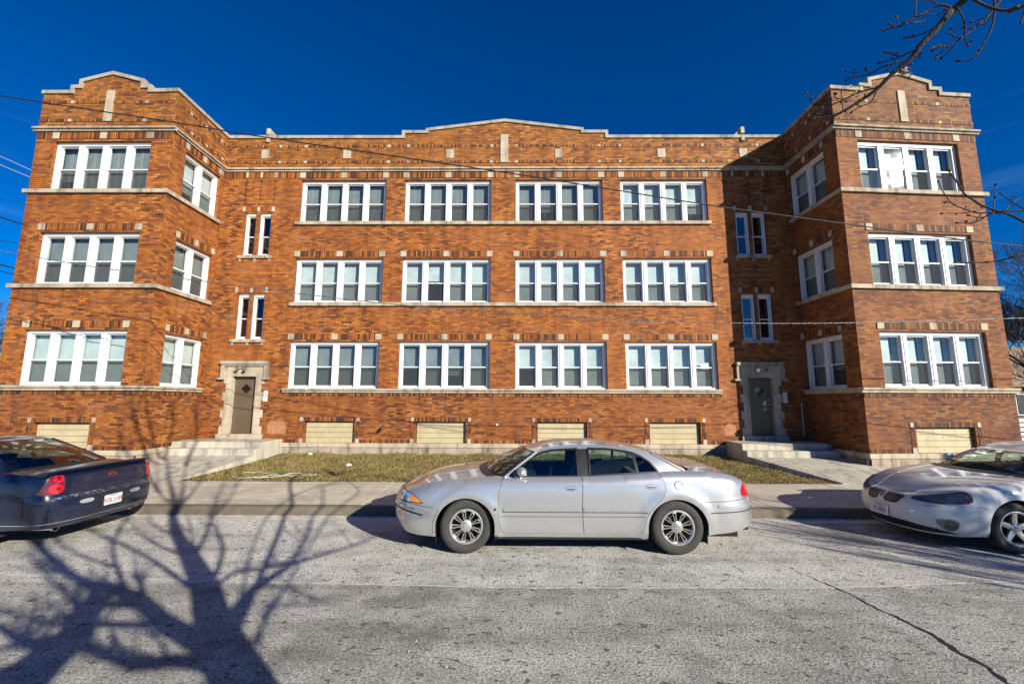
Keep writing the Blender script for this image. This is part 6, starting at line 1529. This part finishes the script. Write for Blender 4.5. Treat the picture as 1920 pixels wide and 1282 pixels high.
for nm, mb_ in (('crown', mbL), ('low_branches', mbO)): o = mb_.build(nm, M['twig'], None, smooth=True); o.parent = TA; o.location = -BA
# curled dead leaves still hanging on the branch
rl = random.Random(4); m = NT('curled_leaf'); nz = m.noise(m.obj(), 40, 4); m.set(m.ramp(nz, [(.3, (.10, .055, .03)), (.5, (.34, .24, .14)), (.7, (.55, .44, .30))]), .75)
for (a, b, R_, n, y) in ((600, 425, 34, 8, 3.25), (310, 515, 40, 9, 3.35), (255, 590, 16, 3, 3.4)):
    mb = MB()
    for k in range(n):
        px, py = f8(a + rl.uniform(-R_, R_), b + rl.uniform(-R_, R_) * .7); p = C_ + ray(px, py) * (y / ray(px, py).y); ax = Vector((rl.uniform(-1, 1), rl.uniform(-1, 1), rl.uniform(-1, 1))).normalized(); bx_ = ax.orthogonal().normalized(); cz = ax.cross(bx_); s_ = rl.uniform(.016, .032); rows = []
        for i in range(6):
            u = i / 5; w_ = math.sin(math.pi * (.08 + .88 * u)) * s_ * .62; cu = (u - .5) * 2.2; ctr = p + ax * math.sin(cu) * s_ + cz * (math.cos(cu) * s_ * .6)
            rows.append([ctr + bx_ * w_ * v + cz * (abs(v) * w_ * .5) + Vector((0, 0, rl.uniform(-.002, .002))) for v in (-1, -.5, 0, .5, 1)])
        mb.grid(rows)
    o = mb.build('dead_leaf_cluster', m.m, None, smooth=True); o.parent = TA; o.location = -BA
# recursive bare trees for the rest
def bare_tree(name, base, h, r, label, seed, lev=5, spread=.55, trunk_h=.28, mat='twig', group=None, tip=.004, nk=(2, 4), lean=(0, 0)):
    root = empty(name, base, label, 'tree', group); rr_ = random.Random(seed); mb1 = MB(); mb2 = MB(); cnt = [0]
    def grow(p, d, l, r_, k):
        pts = [p]; q = p.copy(); dd = d.copy(); n = 4
        for i in range(n):
            dd = (dd + Vector((rr_.uniform(-1, 1), rr_.uniform(-1, 1), rr_.uniform(-.5, .9))) * .13).normalized(); q = q + dd * l / n; pts.append(q.copy())
        r1 = max(tip, r_ * .62); (mb1 if k == lev else mb2).tube(pts, [r_ + (r1 - r_) * i / n for i in range(n + 1)], 10 if k == lev else (6 if k > 2 else 4), caps=False); cnt[0] += 1
        if k == 0: return
        for j in range(rr_.randint(*nk) + (1 if k == lev else 0)):
            i = rr_.choice([2, 3, 4, 4]) if k < lev else rr_.choice([3, 4]); ax = Vector((rr_.uniform(-1, 1), rr_.uniform(-1, 1), rr_.uniform(-.25, .8))).normalized(); nd = (dd * (1 - spread) + ax * spread).normalized()
            grow(pts[i], nd, l * rr_.uniform(.6, .86), r1 * rr_.uniform(.5, .8), k - 1)
        grow(pts[-1], dd, l * .8, r1 * .85, k - 1)
    grow(Vector((0, 0, -.05)), Vector((lean[0], lean[1], 1)).normalized(), h * trunk_h, r, lev)
    for nm, mb_ in (('trunk', mb1), ('crown', mb2)):
        o = mb_.build(nm, M['bark'] if nm == 'trunk' else M[mat], None, smooth=True); o.parent = root
    return root
bare_tree('bare_tree', (13.6, -1.9, 0), 5.6, .17, 'slim bare street tree on the near kerb beyond the right edge', 5, 4, .27, .33, nk=(2, 3), tip=.016)
bare_tree('bare_tree', (30.5, 24, 0), 15, .30, 'bare spreading tree behind the right wing of the brick building', 11, 7, .52, .2, tip=.011, nk=(2, 3), lean=(-.12, 0))
bare_tree('bare_tree', (35.5, 28, 0), 11, .22, 'lower bare tree in front of the tan roofed house on the right', 12, 6, .55, .16, tip=.01, nk=(2, 3))
bare_tree('bare_tree', (-32.5, 26, 0), 11, .2, 'bare tree peeping out behind the left wing of the brick building', 13, 6, .5, .22, tip=.009, nk=(2, 3), lean=(.1, 0))
# ------------------------------------------------------------------ wires
mw = plain('black_cable', (.012, .012, .013), .6, 0, .05, 3); mg = plain('aluminium_wire', (.55, .55, .56), .4, .3, .05, 3)
def wire(pts, r_, label, mat=mw, twist=False):
    P_ = smooth_path(pts, 10); mb = MB(); mb.tube(P_, r_, 6)
    if twist:
        Q = []; 
        for i in range(len(P_) - 1):
            for k in range(8): Q.append(P_[i].lerp(P_[i + 1], k / 8))
        mb.tube([q + Vector((0, math.cos(i * .8) * r_ * 1.6, math.sin(i * .8) * r_ * 1.6)) for i, q in enumerate(Q)], r_ * .55, 5)
    tag(mb.build('overhead_wire', mat, smooth=True), label, 'wire')
wire([(-16, 7, 8.75), (-12.6, 7, 8.10), (-9.41, 7, 7.5), (-6.16, 7, 6.96), (-4.46, 7, 6.66), (-.32, 7, 6.0), (1.67, 7, 5.66), (3.39, 7, 5.36), (5.55, 7, 5.04), (6.73, 7, 4.86), (8.53, 7, 4.63), (12, 7, 4.3), (18, 7, 3.9)], .0105, 'thick black cable sloping from the upper left parapet across the facade')
wire([(-20, 9.5, 6.9), (-12.09, 9.5, 5.48), (-9.78, 9.5, 5.08), (-6.84, 9.5, 4.69), (-4.99, 9.5, 4.45), (-2.44, 9.5, 4.17), (.38, 9.5, 3.96), (2.65, 9.5, 3.83), (5.63, 9.5, 3.77), (8.13, 9.5, 3.80), (11.31, 9.5, 3.9), (18, 9.5, 4.2)], .008, 'thin twisted wire sagging between the first and second floor windows', plain('twisted_service_wire', (.16, .155, .15), .4, .2, .3, 6), True)
for k, (a, b, c_, d_, r_, lab, mt) in enumerate([(-31.57, 16.74, -29.58, 15.86, .02, 'upper of two pale wires left of the top floor windows', mg), (-31.47, 16.18, -29.61, 15.41, .02, 'lower of two pale wires left of the top floor windows', mg), (-30.91, 12.83, -29.59, 12.41, .045, 'thick black wire left of the wall between second and third floor', mw),
    (-30.66, 11.37, -29.64, 11.2, .02, 'thin nearly level black wire at the left picture edge', mw), (-30.41, 9.89, -29.64, 9.70, .045, 'upper of the two low black wires at the left edge', mw), (-30.34, 9.5, -29.62, 9.34, .035, 'lowest black wire at the left edge', mw)]):
    sl_ = (d_ - b) / (c_ - a); wire([(a - 8, 24, b - 8 * sl_), (a, 24.0, b), (c_, 24, d_), (c_ + 2.5, 24.3, d_ + 2.5 * sl_)], r_, lab, mt)
# ------------------------------------------------------------------ house and car park side behind the right wing
HB = empty('neighbour_house', (39, 34, 0), 'brown house with a tan gable roof half hidden behind the right wing', 'house')
mb = MB(); x0, x1, y0, y1 = 35.2, 48, 32, 42; mb.box(x0, x1, y0, y1, 0, 3.6); mb.face([(x0, y0, 3.6), (x0, (y0 + y1) / 2, 6.6), (x0, y1, 3.6)]); mb.build('wall', plain('brown_siding', (.14, .10, .075), .85, 0, .2, 1), HB)
mr = NT('tan_shingle'); uv = mr.obj(); br = mr.n('TexBrick', i_Scale=2.2); mr.l(uv, br.inputs['Vector']); br.inputs['Color1'].default_value = (.30, .21, .13, 1); br.inputs['Color2'].default_value = (.36, .26, .17, 1); br.inputs['Mortar'].default_value = (.2, .14, .09, 1); mr.set(br.outputs['Color'], .9)
mb = MB(); e = .5; ym = (y0 + y1) / 2
for (ya, za, yb, zb) in ((y0 - e, 3.35, ym, 6.75), (ym, 6.75, y1 + e, 3.35)):
    for dz in (0, -.18): mb.face([(x0 - e, ya, za + dz), (x1 + e, ya, za + dz), (x1 + e, yb, zb + dz), (x0 - e, yb, zb + dz)])
    mb.face([(x0 - e, ya, za), (x0 - e, yb, zb), (x0 - e, yb, zb - .18), (x0 - e, ya, za - .18)]); mb.face([(x0 - e, ya, za), (x1 + e, ya, za), (x1 + e, ya, za - .18), (x0 - e, ya, za - .18)])
mb.build('roof', mr.m, HB)
mb = MB(); mb.box(36.5, 37.7, 31.9, 32.0, 1.2, 2.6); mb.box(39.5, 40.7, 31.9, 32.0, 1.2, 2.6); 
for xx in (36.5, 39.5):
    m_ = MB(); m_.box(xx - .08, xx + 1.28, 31.9, 31.995, 1.12, 2.68); w_ = m_.build('window', M['white'], HB); m2 = MB(); m2.box(xx, xx + 1.2, 31.88, 31.92, 1.2, 2.6); q = m2.build('pane', NT('far_pane').set((.05, .06, .07), .1)); q.parent = w_
# white slatted fence beyond the wing
FN = empty('slat_fence', (24.5, 21, 0), 'low white slatted fence behind the right wing', 'fence')
mb = MB()
for k in range(5): mb.box(17.2, 30, 20.98, 21.02, .25 + k * .22, .40 + k * .22)
mb.build('rail', M['white'], FN)
for k in range(6): m_ = MB(); m_.box(17.2 + k * 2.4, 17.34 + k * 2.4, 20.93, 20.98, 0, 1.35); m_.build('post', M['white'], FN)
for _o in bpy.data.objects:
    if _o.parent is None and 'category' in _o:
        _g = {'car': 'cars parked along the kerb', 'tree': 'bare winter trees', 'wire': 'overhead wires', 'stoop': 'concrete stoops below the two entrances', 'litter': 'scraps of litter on the lawn'}.get(_o['category'])
        if _g: _o['group'] = _g
